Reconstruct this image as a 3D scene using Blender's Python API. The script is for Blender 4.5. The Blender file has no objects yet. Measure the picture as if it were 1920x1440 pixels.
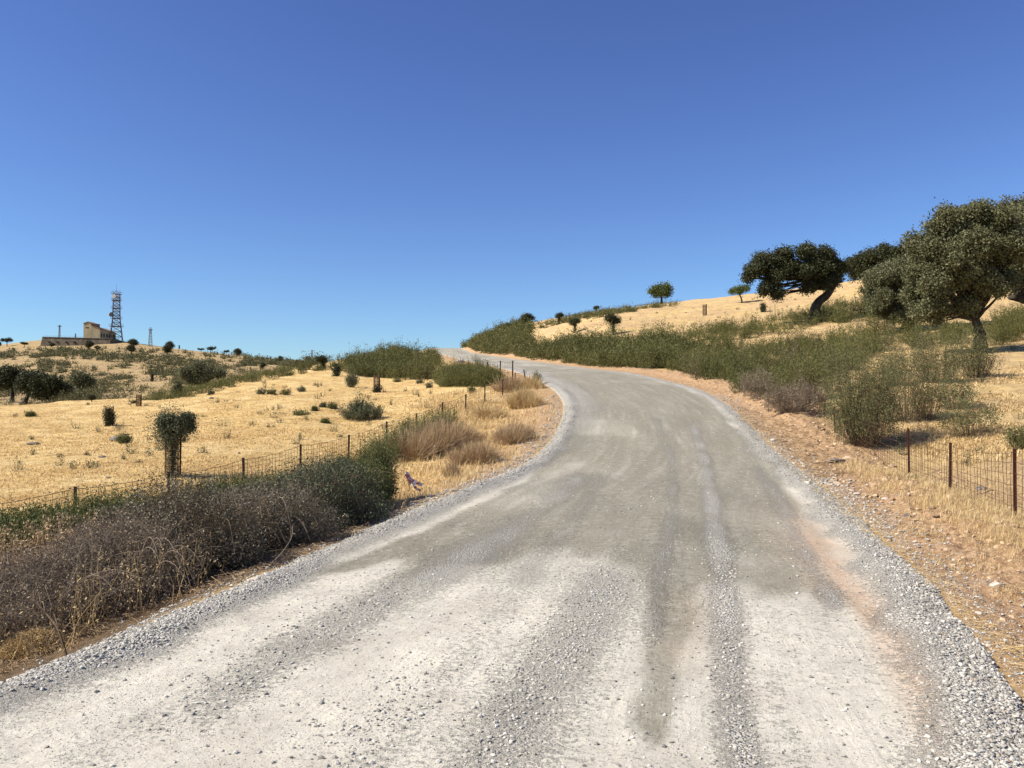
import bpy, math, numpy as np
from math import radians as R, sin, cos, pi
rng = np.random.default_rng(7)
scene = bpy.context.scene
# ------------------------------------------------------------------ camera, sky, sun
S = 1.15                      # metres per layout unit
HC = 1.65 * S                 # eye height
F = 1600.0; CX, CY = 960.0, 720.0
PITCH = math.atan(40 / 1600)
cd = bpy.data.cameras.new('camera'); cam = bpy.data.objects.new('camera', cd)
scene.collection.objects.link(cam); scene.camera = cam
cd.sensor_width = 36; cd.lens = F / 1920 * 36; cd.clip_start = 0.05; cd.clip_end = 5000
cam.location = (0, 0, HC); cam.rotation_euler = (R(90) + PITCH, 0, 0)
SUN_EL, SUN_AZ = 43, -104     # azimuth measured from +Y towards +X
w = bpy.data.worlds.new('World'); scene.world = w; w.use_nodes = True
nt = w.node_tree; bg = nt.nodes['Background']
sky = nt.nodes.new('ShaderNodeTexSky'); sky.sky_type = 'NISHITA'; sky.sun_disc = False
sky.sun_elevation = R(SUN_EL); sky.sun_rotation = R(SUN_AZ)
sky.altitude = 400; sky.air_density = 1.0; sky.dust_density = 0.25; sky.ozone_density = 3.0
sp = nt.nodes.new('ShaderNodeSeparateColor'); gm = nt.nodes.new('ShaderNodeCombineColor')
for q_, ex_ in enumerate((1.15, 1.30, 1.15)):      # deeper blue overhead
    pw = nt.nodes.new('ShaderNodeMath'); pw.operation = 'POWER'; pw.inputs[1].default_value = ex_
    nt.links.new(sp.outputs[q_], pw.inputs[0]); nt.links.new(pw.outputs[0], gm.inputs[q_])
hs = nt.nodes.new('ShaderNodeMix'); hs.data_type = 'RGBA'; hs.blend_type = 'MULTIPLY'; hs.inputs[0].default_value = 1
hs.inputs[7].default_value = (.67, .637, 1.0, 1)
nt.links.new(sky.outputs[0], sp.inputs[0]); nt.links.new(gm.outputs[0], hs.inputs[6]); nt.links.new(hs.outputs[2], bg.inputs[0])
bg.inputs[1].default_value = 0.063
sd = bpy.data.lights.new('sun', 'SUN'); sd.energy = 4.6; sd.angle = R(0.5); sd.color = (1, .915, .77)
so = bpy.data.objects.new('sun', sd); scene.collection.objects.link(so)
so.rotation_euler = (R(90 - SUN_EL), 0, R(180 - SUN_AZ))
so.location = (-30, -10, 40)
scene.view_settings.view_transform = 'Standard'; scene.view_settings.look = 'None'
scene.view_settings.exposure = 0.8; scene.view_settings.gamma = 1
scene.cycles.max_bounces = 5; scene.cycles.transparent_max_bounces = 4

# ------------------------------------------------------------------ small tools
def hsh(ix, iy, s):
    n = (ix * 374761393 + iy * 668265263 + s * 1442695041) & 0xffffffff
    n = ((n ^ (n >> 13)) * 1274126177) & 0xffffffff
    return ((n ^ (n >> 16)) & 0xffff) / 65535.0
def vn(x, y, s=0):
    x = np.asarray(x, float); y = np.asarray(y, float)
    xi = np.floor(x).astype(np.int64); yi = np.floor(y).astype(np.int64)
    fx = x - xi; fy = y - yi; fx = fx * fx * (3 - 2 * fx); fy = fy * fy * (3 - 2 * fy)
    a = hsh(xi, yi, s); b = hsh(xi + 1, yi, s); c = hsh(xi, yi + 1, s); d = hsh(xi + 1, yi + 1, s)
    return (a * (1 - fx) + b * fx) * (1 - fy) + (c * (1 - fx) + d * fx) * fy - .5
def fbm(x, y, s=0, o=4):
    r = 0; a = 1
    for k in range(o):
        r = r + a * vn(x * 2 ** k, y * 2 ** k, s + 17 * k); a *= .5
    return r
def sstep(a, b, x):
    t = np.clip((x - a) / (b - a), 0, 1); return t * t * (3 - 2 * t)
def pchip(xs, ys):
    xs = np.array(xs, float); ys = np.array(ys, float)
    h = np.diff(xs); d = np.diff(ys) / h; m = np.zeros_like(ys); m[0] = d[0]; m[-1] = d[-1]
    m[1:-1] = (d[:-1] * h[1:] + d[1:] * h[:-1]) / (h[1:] + h[:-1])
    def f(x):
        x = np.asarray(x, float); i = np.clip(np.searchsorted(xs, x) - 1, 0, len(h) - 1)
        t = (x - xs[i]) / h[i]; tt = np.clip(t, 0, 1)
        v = ((2*tt**3-3*tt**2+1)*ys[i] + (tt**3-2*tt**2+tt)*h[i]*m[i] + (-2*tt**3+3*tt**2)*ys[i+1] + (tt**3-tt**2)*h[i]*m[i+1])
        v = v + np.where(x < xs[0], (x - xs[0]) * m[0], 0) + np.where(x > xs[-1], (x - xs[-1]) * m[-1], 0)
        return v
    return f
def ray(px, py):
    a = (np.asarray(px, float) - CX) / F; b = (CY - np.asarray(py, float)) / F
    return np.stack([a + 0*b, cos(PITCH) - b * sin(PITCH) + 0*a, sin(PITCH) + b * cos(PITCH) + 0*a], -1)
def P(px, py, yu):            # picture point at layout depth yu -> world
    d = ray(px, py); return np.array([0, 0, HC]) + d * (yu * S / d[..., 1])
def proj(x, y, z):
    f = y * cos(PITCH) + (z - HC) * sin(PITCH); u = -y * sin(PITCH) + (z - HC) * cos(PITCH)
    f = np.where(f < .05, .05, f)
    return CX + F * x / f, CY - F * u / f
def inpoly(px, py, poly):
    c = np.zeros(np.shape(px), bool); n = len(poly)
    for i in range(n):
        x0, y0 = poly[i]; x1, y1 = poly[(i + 1) % n]
        if y0 == y1: continue
        c ^= ((y0 > py) != (y1 > py)) & (px < (x1 - x0) * (py - y0) / (y1 - y0) + x0)
    return c
def segdist(px, py, pts):
    d = np.full(np.shape(px), 1e9)
    for (x0, y0), (x1, y1) in zip(pts[:-1], pts[1:]):
        vx, vy = x1 - x0, y1 - y0
        t = np.clip(((px - x0) * vx + (py - y0) * vy) / (vx * vx + vy * vy), 0, 1)
        d = np.minimum(d, np.hypot(px - x0 - t * vx, py - y0 - t * vy))
    return d

# ------------------------------------------------------------------ road profile (row, left edge, right edge, depth)
RT = [(1440, -400, 1985, 3.88), (1290, -20, 1905, 5.0), (1190, 230, 1830, 6.15), (1100, 440, 1755, 7.75), (1030, 600, 1680, 9.7),
      (960, 765, 1602, 12.7), (920, 865, 1553, 15.0), (880, 965, 1500, 18.0), (840, 1018, 1452, 21.3), (800, 1045, 1412, 25.2),
      (760, 1054, 1368, 30), (733, 1037, 1318, 34.5), (717, 1010, 1262, 38.5), (703, 980, 1200, 44), (693, 948, 1120, 54),
      (678, 880, 1000, 78), (663, 822, 893, 125), (654.5, 806, 853, 190)]
_L = [P(a, r, y) for r, a, b, y in RT]; _Rr = [P(b, r, y) for r, a, b, y in RT]
ys = [p[1] for p in _L]
ex = [240 * S, 300 * S, 420 * S]
XL = pchip([-60] + ys + ex, [-22] + [p[0] for p in _L] + [-29 * S, -42 * S, -72 * S])
XR = pchip([-60] + ys + ex, [-15.5] + [p[0] for p in _Rr] + [-23 * S, -36 * S, -66 * S])
ZR = pchip([-60] + ys + ex, [-.6] + [p[2] for p in _L] + [15.0 * S, 14 * S, 6 * S])

# ------------------------------------------------------------------ terrain control points (picture x, y, depth)
CPX = [  # left verge, fence line and straw field
 (0, 1010, 11.8), (146, 985, 13), (318, 935, 15), (459, 915, 16.5), (564, 890, 19), (654, 862, 21.8), (725, 832, 24.2),
 (780, 808, 26.5), (830, 786, 28.8), (873, 772, 31), (909, 758, 33), (942, 744, 35), (966, 733, 36.7), (985, 719, 38),
 (760, 940, 14.5), (850, 868, 20), (900, 805, 26), (960, 762, 32),
 (100, 940, 14.2), (450, 886, 18), (100, 850, 23), (60, 880, 19), (300, 800, 32), (600, 800, 28), (500, 760, 38), (675, 790, 31),
 (600, 740, 45), (700, 722, 58), (0, 764, 45), (200, 750, 52), (340, 738, 60), (420, 717, 70), (560, 692, 80), (640, 686, 75),
 (900, 714, 50), (830, 706, 60), (770, 698, 76), (700, 700, 76), (720, 664, 100), (770, 662, 110), (660, 672, 98), (880, 720, 44),
 # small dip and the far hill
 (0, 770, 62), (200, 756, 75), (340, 744, 82), (560, 697, 110), (640, 692, 120), (30, 752, 95), (150, 746, 100), (250, 732, 120), (400, 722, 112),
 (100, 700, 200), (300, 700, 200), (420, 700, 170), (100, 672, 280), (300, 680, 255), (500, 690, 230), (0, 672, 290),
 (0, 651, 420), (75, 648, 400), (150, 648, 395), (240, 644, 395), (300, 652, 385), (380, 660, 375), (450, 667, 350), (540, 680, 320), (620, 691, 290),
 (0, 668, 620), (150, 665, 620), (300, 672, 600), (540, 700, 520), (700, 700, 480),
 (160, 640, 430), (60, 640, 440),
 # right side
 (1901, 998, 11.3), (1780, 938, 14.3), (1703, 902, 18), (1850, 882, 16.5), (1920, 850, 18.5), (1700, 862, 20.5), (1700, 1000, 10.5),
 (1500, 783, 27), (1900, 742, 26), (1565, 815, 24), (1640, 780, 25), (1838, 662, 42), (1450, 702, 42), (1600, 655, 52), (1700, 645, 50), (1700, 685, 38),
 (1900, 625, 52), (1350, 655, 60), (1530, 602, 70), (1300, 602, 85), (1450, 572, 95), (1150, 629, 80), (1078, 622, 92), (1250, 690, 52),
 (1240, 571, 130), (1400, 553, 130), (1550, 536, 115), (1650, 520, 108), (1800, 500, 100), (1920, 500, 95), (1650, 570, 80), (1880, 575, 68),
 (1060, 598, 132), (1000, 606, 138), (950, 623, 150), (890, 642, 168), (1130, 588, 130),
 (1060, 680, 68), (960, 664, 92), (900, 653, 130),
 (1240, 590, 190), (1400, 580, 190), (1550, 560, 180), (1060, 615, 190), (950, 640, 210), (1750, 530, 170),
 (1240, 650, 420), (1500, 640, 420), (1800, 620, 420), (830, 680, 270), (830, 700, 400), (740, 690, 180), (660, 705, 200)]
cp = [P(a, b, y) for a, b, y in CPX]
cp += [np.array([x, y, z]) * S for x, y, z in [(-4.6, 4.2, -.35), (-4.9, 6, -.5), (-5, 8.5, -.42), (-3.9, 11, -.32), (-2.6, 13.5, -.15), (-9, 5, -.5), (-9, 9, -.5),
     (6.4, 8, -.05), (6, 4.5, -.08), (9, 6, -.02), (-30, 20, -.6), (-80, 40, 0), (-180, 90, 6), (-300, 200, 16), (-14, 6, -.7),
     (25, 14, 1.2), (60, 35, 6.5), (100, 60, 13), (200, 120, 18), (350, 200, 10), (14, 10, .3)]]
cp += list(_L[3:]) + list(_Rr[3:])
cp = np.array(cp)
def wc(x, y):
    r = np.maximum(np.hypot(x, y), 3 * S); th = np.clip(np.arctan2(x, y), -1.35, 1.35)
    return 2.4 * th, np.log(r), r
def rbf_fit(cp):
    a, b, r = wc(cp[:, 0], cp[:, 1]); q = cp[:, 2] / r; n = len(a)
    d2 = (a[:, None] - a) ** 2 + (b[:, None] - b) ** 2
    K = np.where(d2 > 1e-12, .5 * d2 * np.log(np.maximum(d2, 1e-12)), 0) + np.eye(n) * 2e-4
    Pm = np.stack([np.ones(n), a, b], 1)
    A = np.block([[K, Pm], [Pm.T, np.zeros((3, 3))]])
    return a, b, np.linalg.solve(A, np.concatenate([q, np.zeros(3)]))
_a, _b, _w = rbf_fit(cp)
def T0(x, y):
    sh = np.shape(x); x = np.ravel(x); y = np.ravel(y); out = np.empty(len(x))
    for i in range(0, len(x), 20000):
        xx, yy = x[i:i+20000], y[i:i+20000]; a, b, r = wc(xx, yy)
        d2 = (a[:, None] - _a) ** 2 + (b[:, None] - _b) ** 2
        q = (.5 * d2 * np.log(np.maximum(d2, 1e-12))) @ _w[:-3] + _w[-3] + _w[-2] * a + _w[-1] * b
        th = np.abs(np.arctan2(xx, yy)); k = 1 - sstep(1.2, 2.2, th)
        out[i:i+20000] = q * np.hypot(xx, yy) * k + (1 - k) * -.3
    return out.reshape(sh)
def edged(x, y):              # metres outside the road edge (negative inside)
    return np.maximum(XL(y) - x, x - XR(y))
def H(x, y, detail=True):
    x = np.asarray(x, float); y = np.asarray(y, float)
    z = T0(x, y); e = edged(x, y); yy = np.clip(y, -60, 400 * S)
    if detail:
        r = np.hypot(x, y); k = sstep(0, 3, e)
        z = z + k * (fbm(x / 3.3, y / 3.3, 3, 3) * .10 * np.clip(r / 25, .7, 2.5) + fbm(x / .55, y / .55, 9, 3) * .045 + fbm(x / 22, y / 22, 5, 2) * .45 * sstep(60, 200, r))
        # rough clods on the right-hand verge
        rv = sstep(-.1, .4, x - XR(yy)) * (1 - sstep(1.8, 3.4, x - XR(yy)))
        z = z + rv * (np.abs(fbm(x / .35, y / .35, 31, 3)) * .26 - .02 + .20 * sstep(.4, 1.6, x - XR(yy)) * (1 - sstep(1.8, 3, x - XR(yy))))
    wb = 0.5 + np.clip(np.abs(y) / 25, 0, 3)
    left = x < XL(yy)
    wb = np.where(left & (y < 22), .6, wb)
    k = 1 - sstep(-.1, 1, e / wb)
    return z * (1 - k) + (ZR(yy) + .0) * k
def RZ(x, y):                 # road surface height
    l, r = XL(y), XR(y); t = (x - l) / (r - l); wd = r - l
    el = t * wd; er = (1 - t) * wd
    near = 1 - sstep(25, 60, y)
    z = ZR(y) + .03 + .05 * (1 - (2 * t - 1) ** 2)
    z = z + near * (.075 * np.exp(-((el - .38) / .22) ** 2) + .06 * np.exp(-((er - .45) / .25) ** 2)) * (1 + .8 * vn(x / .7, y / .9, 41))
    z = z + fbm(x / 1.3, y / 3.0, 21, 3) * .022 + near * fbm(x / .16, y / .16, 25, 2) * .006
    g = np.clip(1 - np.minimum(el, er) / 1.0, 0, 1)
    z = z + g * fbm(x / .12, y / .12, 27, 2) * .02
    em = np.minimum(el, er) + .08 * fbm(x / .55, y / .55, 95, 3) * sstep(30, 12, y)
    z = z - .30 * sstep(.12, -.20, em) - .1 * sstep(0, -.4, em)
    return z
def G(x, y):                  # top of whatever ground is there
    z = H(x, y); yy = np.clip(y, 1, 300 * S); e = edged(x, yy)
    return np.where(e < 0, np.maximum(RZ(x, yy), z - .05), z)
def hit(px, py):
    d = ray(px, py); t = np.geomspace(2.5, 650, 1400)
    pts = np.array([0, 0, HC]) + d * t[:, None]
    g = pts[:, 2] - H(pts[:, 0], pts[:, 1], False)
    i = np.argmax(g < 0) if (g < 0).any() else int(np.argmin(g[:1250] / t[:1250]))
    x, y = pts[i, 0], pts[i, 1]
    return np.array([x, y, float(H(x, y))])
def gp(px, yu):
    x = (px - CX) / F * yu * S; y = yu * S; return np.array([x, y, float(H(x, y))])
def ppm(p): return F / p[1]   # picture pixels per metre there

# ------------------------------------------------------------------ mesh tools
def new_mesh(name, V, quads=None, tris=None, attrs=None, smooth=False):
    me = bpy.data.meshes.new(name)
    nq = 0 if quads is None else len(quads); n3 = 0 if tris is None else len(tris)
    me.vertices.add(len(V)); me.vertices.foreach_set('co', np.asarray(V, np.float32).ravel())
    li = []; 
    if nq: li.append(np.asarray(quads, np.int32).ravel())
    if n3: li.append(np.asarray(tris, np.int32).ravel())
    li = np.concatenate(li); me.loops.add(len(li)); me.loops.foreach_set('vertex_index', li)
    me.polygons.add(nq + n3)
    st = np.concatenate([np.arange(nq) * 4, nq * 4 + np.arange(n3) * 3]).astype(np.int32)
    me.polygons.foreach_set('loop_start', st)
    me.polygons.foreach_set('use_smooth', np.full(nq + n3, smooth))
    for k, v in (attrs or {}).items():
        at = me.attributes.new(k, 'FLOAT', 'POINT'); at.data.foreach_set('value', np.asarray(v, np.float32))
    me.update(calc_edges=True); me.validate(); return me
class MB:
    def __init__(s): s.V = []; s.Q = []; s.T = []; s.A = []; s.n = 0
    def add(s, V, Q=None, T=None, a=None):
        V = np.asarray(V, float)
        s.V.append(V)
        if Q is not None and len(Q): s.Q.append(np.asarray(Q) + s.n)
        if T is not None and len(T): s.T.append(np.asarray(T) + s.n)
        s.A.append(np.full(len(V), .5) if a is None else np.broadcast_to(a, len(V)))
        s.n += len(V)
    def box(s, x0, x1, y0, y1, z0, z1):
        V = [(x, y, z) for z in (z0, z1) for x, y in ((x0, y0), (x1, y0), (x1, y1), (x0, y1))]
        s.add(V, [(0, 3, 2, 1), (4, 5, 6, 7), (0, 1, 5, 4), (1, 2, 6, 5), (2, 3, 7, 6), (3, 0, 4, 7)])
    def obox(s, c, ax, ay, az):   # oriented box: centre and half-axes
        c, ax, ay, az = map(np.asarray, (c, ax, ay, az))
        V = [c + i * ax + j * ay + k * az for k in (-1, 1) for i, j in ((-1, -1), (1, -1), (1, 1), (-1, 1))]
        s.add(V, [(0, 3, 2, 1), (4, 5, 6, 7), (0, 1, 5, 4), (1, 2, 6, 5), (2, 3, 7, 6), (3, 0, 4, 7)])
    def tube(s, path, rad, k=6, a=None, cap=True):
        path = np.asarray(path, float); n = len(path); rad = np.broadcast_to(rad, n)
        tg = np.gradient(path, axis=0); tg /= np.linalg.norm(tg, axis=1)[:, None] + 1e-9
        up = np.array([0.13, .21, .97]) if abs(tg[0, 2]) < .9 else np.array([1., .1, 0])
        u = np.cross(tg, up); u /= np.linalg.norm(u, axis=1)[:, None] + 1e-9; v = np.cross(tg, u)
        an = np.arange(k) / k * 2 * pi
        V = (path[:, None] + rad[:, None, None] * (np.cos(an)[None, :, None] * u[:, None] + np.sin(an)[None, :, None] * v[:, None])).reshape(-1, 3)
        i = np.arange(n - 1)[:, None] * k; j = np.arange(k)[None]; j2 = (j + 1) % k
        Q = np.stack([i + j, i + j2, i + k + j2, i + k + j], -1).reshape(-1, 4)
        T = None
        if cap:
            V = np.vstack([V, path[:1], path[-1:]]); c0 = n * k; T = [(c0, (q + 1) % k, q) for q in range(k)] + [(c0 + 1, (n-1)*k + q, (n-1)*k + (q + 1) % k) for q in range(k)]
        s.add(V, Q, T, a)
    def bar(s, a, b, r): s.tube([a, b], r, 4)
    def get(s, base=(0, 0, 0)):
        V = np.vstack(s.V) - np.asarray(base)
        return V, (np.vstack(s.Q) if s.Q else None), (np.vstack(s.T) if s.T else None), np.concatenate(s.A)
    def build(s, name, mat, parent=None, base=(0, 0, 0), smooth=False, wbase=True):
        V, Q, T, A = s.get(base if wbase else (0, 0, 0))
        me = new_mesh(name, V, Q, T, {'v': A}, smooth); me.materials.append(mat)
        o = bpy.data.objects.new(name, me); scene.collection.objects.link(o)
        if parent is not None: o.parent = parent
        else: o.location = base
        return o
def tag(o, label=None, cat=None, group=None, kind=None):
    if label: o['label'] = label
    if cat: o['category'] = cat
    if group: o['group'] = group
    if kind: o['kind'] = kind
    return o
def empty(name, loc, label, cat, group=None):
    o = bpy.data.objects.new(name, None); o.empty_display_size = .2; o.location = loc; scene.collection.objects.link(o)
    return tag(o, label, cat, group)
def unit(v): return v / (np.linalg.norm(v, axis=-1, keepdims=True) + 1e-9)
def rdir(n): return unit(rng.normal(size=(n, 3)))
def leaves(C, D, L, W, a=None, nrm=None):   # diamond leaves, centre C, long axis D; nrm bends them to face outward
    n = len(C); L = np.broadcast_to(L, n)[:, None]; W = np.broadcast_to(W, n)[:, None]
    R_ = rdir(n) if nrm is None else unit(nrm + .9 * rdir(n))
    sd_ = unit(np.cross(D, R_)); D = unit(D)
    V = np.stack([C - D * L * .5, C + sd_ * W * .5, C + D * L * .5, C - sd_ * W * .5], 1).reshape(-1, 3)
    Q = np.arange(n * 4).reshape(-1, 4)
    a = rng.random(n) if a is None else a
    return V, Q, np.repeat(a, 4)
def ribbons(P0, P1, P2, wd):  # bent three-sided twigs, arrays of start/mid/end
    n = len(P0); t = unit(P2 - P0); u = unit(np.cross(t, rdir(n))); v = np.cross(t, u); wd = np.broadcast_to(wd, n)[:, None]
    def ring(p, k): return np.stack([p + wd * k * (cos(q) * u + sin(q) * v) for q in (0, 2.094, 4.189)], 1)
    V = np.concatenate([ring(P0, 1), ring(P1, .75), ring(P2, .35)], 1).reshape(-1, 3)
    b = np.arange(n)[:, None, None] * 9
    q = np.array([[r * 3 + j, r * 3 + (j + 1) % 3, r * 3 + 3 + (j + 1) % 3, r * 3 + 3 + j] for r in (0, 1) for j in range(3)])[None]
    return V, (b + q).reshape(-1, 4)
def blades(C, h, wd, lean, a):  # grass blades: bent tapered strips
    n = len(C); an = rng.random(n) * 2 * pi; sx = np.stack([np.cos(an), np.sin(an), 0 * an], 1) * np.broadcast_to(wd, n)[:, None]
    h = np.broadcast_to(h, n)[:, None]; ln = np.stack([np.cos(an + 1.3), np.sin(an + 1.3), 0 * an], 1) * np.broadcast_to(lean, n)[:, None] * h
    up = np.array([[0, 0, 1.]])
    V = np.stack([C - sx * .5, C + sx * .5, C + up * h * .55 + ln * .35 + sx * .35, C + up * h * .55 + ln * .35 - sx * .35, C + up * h * (1 - .3 * np.linalg.norm(ln, axis=1, keepdims=True) / h) + ln], 1).reshape(-1, 3)
    b = np.arange(n)[:, None] * 5
    return V, b + np.array([[0, 1, 2, 3]]), b + np.array([[3, 2, 4]]), np.repeat(a, 5)

# ------------------------------------------------------------------ materials
class NT:
    def __init__(s, name, rough=.9):
        s.m = bpy.data.materials.new(name); s.m.use_nodes = True; s.t = s.m.node_tree
        s.b = s.t.nodes['Principled BSDF']; s.b.inputs['Roughness'].default_value = rough
        s.b.inputs['Specular IOR Level'].default_value = .25
    def n(s, ty, **k):
        q = s.t.nodes.new('ShaderNode' + ty)
        for a, b in k.items():
            if hasattr(q, a): setattr(q, a, b)
        return q
    def l(s, a, b): s.t.links.new(a, b)
    def val(s, x, sock):
        if isinstance(x, (int, float)): sock.default_value = x
        elif isinstance(x, tuple): sock.default_value = (*x, 1) if len(x) == 3 else x
        else: s.l(x, sock)
    def coord(s): 
        if not hasattr(s, 'c'): s.c = s.n('NewGeometry').outputs['Position']
        return s.c
    def objc(s): return s.n('TexCoord').outputs['Object']
    def noise(s, sc, det=4, rough=.6, vec=None, stretch=None):
        q = s.n('TexNoise'); q.inputs['Scale'].default_value = sc; q.inputs['Detail'].default_value = det; q.inputs['Roughness'].default_value = rough
        v = vec or s.coord()
        if stretch:
            m = s.n('Mapping'); m.inputs['Scale'].default_value = stretch; s.l(v, m.inputs[0]); v = m.outputs[0]
        s.l(v, q.inputs['Vector']); return q.outputs['Fac']
    def voro(s, sc, vec=None, feat='F1', out='Distance', rnd=1):
        q = s.n('TexVoronoi'); q.feature = feat; q.inputs['Scale'].default_value = sc; q.inputs['Randomness'].default_value = rnd; s.l(vec or s.coord(), q.inputs['Vector']); return q.outputs[out]
    def ramp(s, x, *st):
        q = s.n('ValToRGB'); e = q.color_ramp.elements
        while len(e) < len(st): e.new(.5)
        for el, (p, c) in zip(e, st): el.position = p; el.color = (*c, 1) if len(c) == 3 else c
        s.l(x, q.inputs[0]); return q.outputs[0]
    def mix(s, f, a, b, mode='MIX'):
        q = s.n('Mix'); q.data_type = 'RGBA'; q.blend_type = mode; s.val(f, q.inputs[0]); s.val(a, q.inputs[6]); s.val(b, q.inputs[7]); return q.outputs[2]
    def math(s, op, a, b=0., c=None, clamp=False):
        q = s.n('Math'); q.operation = op; q.use_clamp = clamp; s.val(a, q.inputs[0]); s.val(b, q.inputs[1])
        if c is not None: s.val(c, q.inputs[2])
        return q.outputs[0]
    def rng(s, x, a, b, c=0., d=1.):
        q = s.n('MapRange'); s.l(x, q.inputs[0]); q.inputs[1].default_value = a; q.inputs[2].default_value = b; q.inputs[3].default_value = c; q.inputs[4].default_value = d; return q.outputs[0]
    def attr(s, name): 
        q = s.n('Attribute'); q.attribute_name = name; return q.outputs['Fac']
    def col(s, c): s.val(c, s.b.inputs['Base Color']); return s
    def bump(s, h, dist=.02, st=1.0, prev=None):
        q = s.n('Bump'); q.inputs['Distance'].default_value = dist; q.inputs['Strength'].default_value = st; s.l(h, q.inputs['Height'])
        if prev is not None: s.l(prev, q.inputs['Normal'])
        s.l(q.outputs[0], s.b.inputs['Normal']); return q.outputs[0]
def leafmat(name, c0, c1, c2, trans=.25, ns=.8, rough=.6):
    m = NT(name, rough); v = m.attr('v'); n = m.noise(ns, 2)
    f = m.math('ADD', m.math('MULTIPLY', v, .6), m.math('MULTIPLY', n, .4))
    c = m.ramp(f, (.12, c0), (.5, c1), (.88, c2)); m.col(c)
    if trans:
        tr = m.n('BsdfTranslucent'); m.l(c, tr.inputs[0]); ms = m.n('MixShader'); ms.inputs[0].default_value = trans
        m.l(m.b.outputs[0], ms.inputs[1]); m.l(tr.outputs[0], ms.inputs[2]); m.l(ms.outputs[0], m.t.nodes['Material Output'].inputs[0])
    return m.m
M = {}
M['oak'] = leafmat('oak_leaf', (.066, .070, .032), (.135, .138, .066), (.29, .285, .165), .28, .9)
M['oak_dark'] = leafmat('dark_oak_leaf', (.026, .029, .012), (.050, .055, .021), (.10, .105, .045), .12, .9)
M['oak_green'] = leafmat('green_oak_leaf', (.045, .062, .018), (.095, .125, .036), (.17, .20, .065), .2, .9)
M['scrub'] = leafmat('scrub_leaf', (.062, .064, .019), (.13, .130, .038), (.27, .26, .095), .25, .12)
M['scrub_far'] = leafmat('far_scrub_leaf', (.060, .062, .026), (.115, .112, .044), (.20, .18, .08), .2, .05)
M['cistus'] = leafmat('cistus_leaf', (.060, .068, .024), (.135, .145, .056), (.28, .28, .125), .25, 1.2)
M['bramble'] = leafmat('bramble_leaf', (.05, .043, .026), (.135, .115, .075), (.40, .35, .24), .15, 1.6)
M['darkleaf'] = leafmat('grey_green_leaf', (.042, .050, .025), (.095, .108, .055), (.22, .225, .14), .2, 1.6)
M['deadleaf'] = leafmat('dead_leaf', (.085, .062, .042), (.22, .17, .115), (.46, .37, .25), .2, 1.8)
M['weed'] = leafmat('weed_leaf', (.055, .070, .018), (.11, .125, .035), (.20, .20, .075), .3, 1.0)
M['straw'] = leafmat('straw', (.48, .32, .13), (.67, .48, .215), (.82, .65, .35), .3, .6, .7)
M['straw_right'] = leafmat('pale_straw', (.44, .31, .14), (.64, .48, .24), (.80, .66, .40), .3, .6, .7)
M['brownstraw'] = leafmat('brown_straw', (.27, .175, .095), (.48, .34, .19), (.68, .53, .33), .25, .9, .7)
def solid(name, c, rough=.8, metal=0, var=.25, ns=6):
    m = NT(name, rough); n = m.noise(ns, 4, vec=m.objc()); k = m.rng(n, .25, .75, 1 - var, 1 + var)
    mm = m.n('Mix'); mm.data_type = 'RGBA'; mm.blend_type = 'MULTIPLY'; mm.inputs[0].default_value = 1
    m.val(c, mm.inputs[6]); m.l(k, mm.inputs[7]); m.col(mm.outputs[2]); m.b.inputs['Metallic'].default_value = metal
    m.bump(n, .01, .4); return m.m
M['twig'] = solid('twig_bark', (.13, .092, .055), .9, 0, .4, 9)
M['greytwig'] = solid('grey_twig', (.215, .17, .125), .9, 0, .4, 9)
def bark():
    m = NT('bark', .95); v = m.objc(); n = m.noise(5, 6, .7, v, (1, 1, .25)); n2 = m.noise(1.4, 3, .5, v)
    c = m.ramp(n, (.3, (.012, .009, .007)), (.5, (.034, .027, .021)), (.75, (.085, .070, .056)))
    m.col(m.mix(m.rng(n2, .4, .7), c, m.mix(.5, c, (.09, .085, .06)))); m.bump(n, .08, 1); return m.m
M['bark'] = bark()
M['rust'] = solid('rusty_post', (.085, .028, .018), .75, .2, .45, 25)
M['wire'] = solid('rusty_wire', (.10, .055, .035), .8, .1, .3, 10)
M['darkpost'] = solid('dark_rusty_post', (.035, .022, .018), .8, .1, .4, 20)

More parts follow.
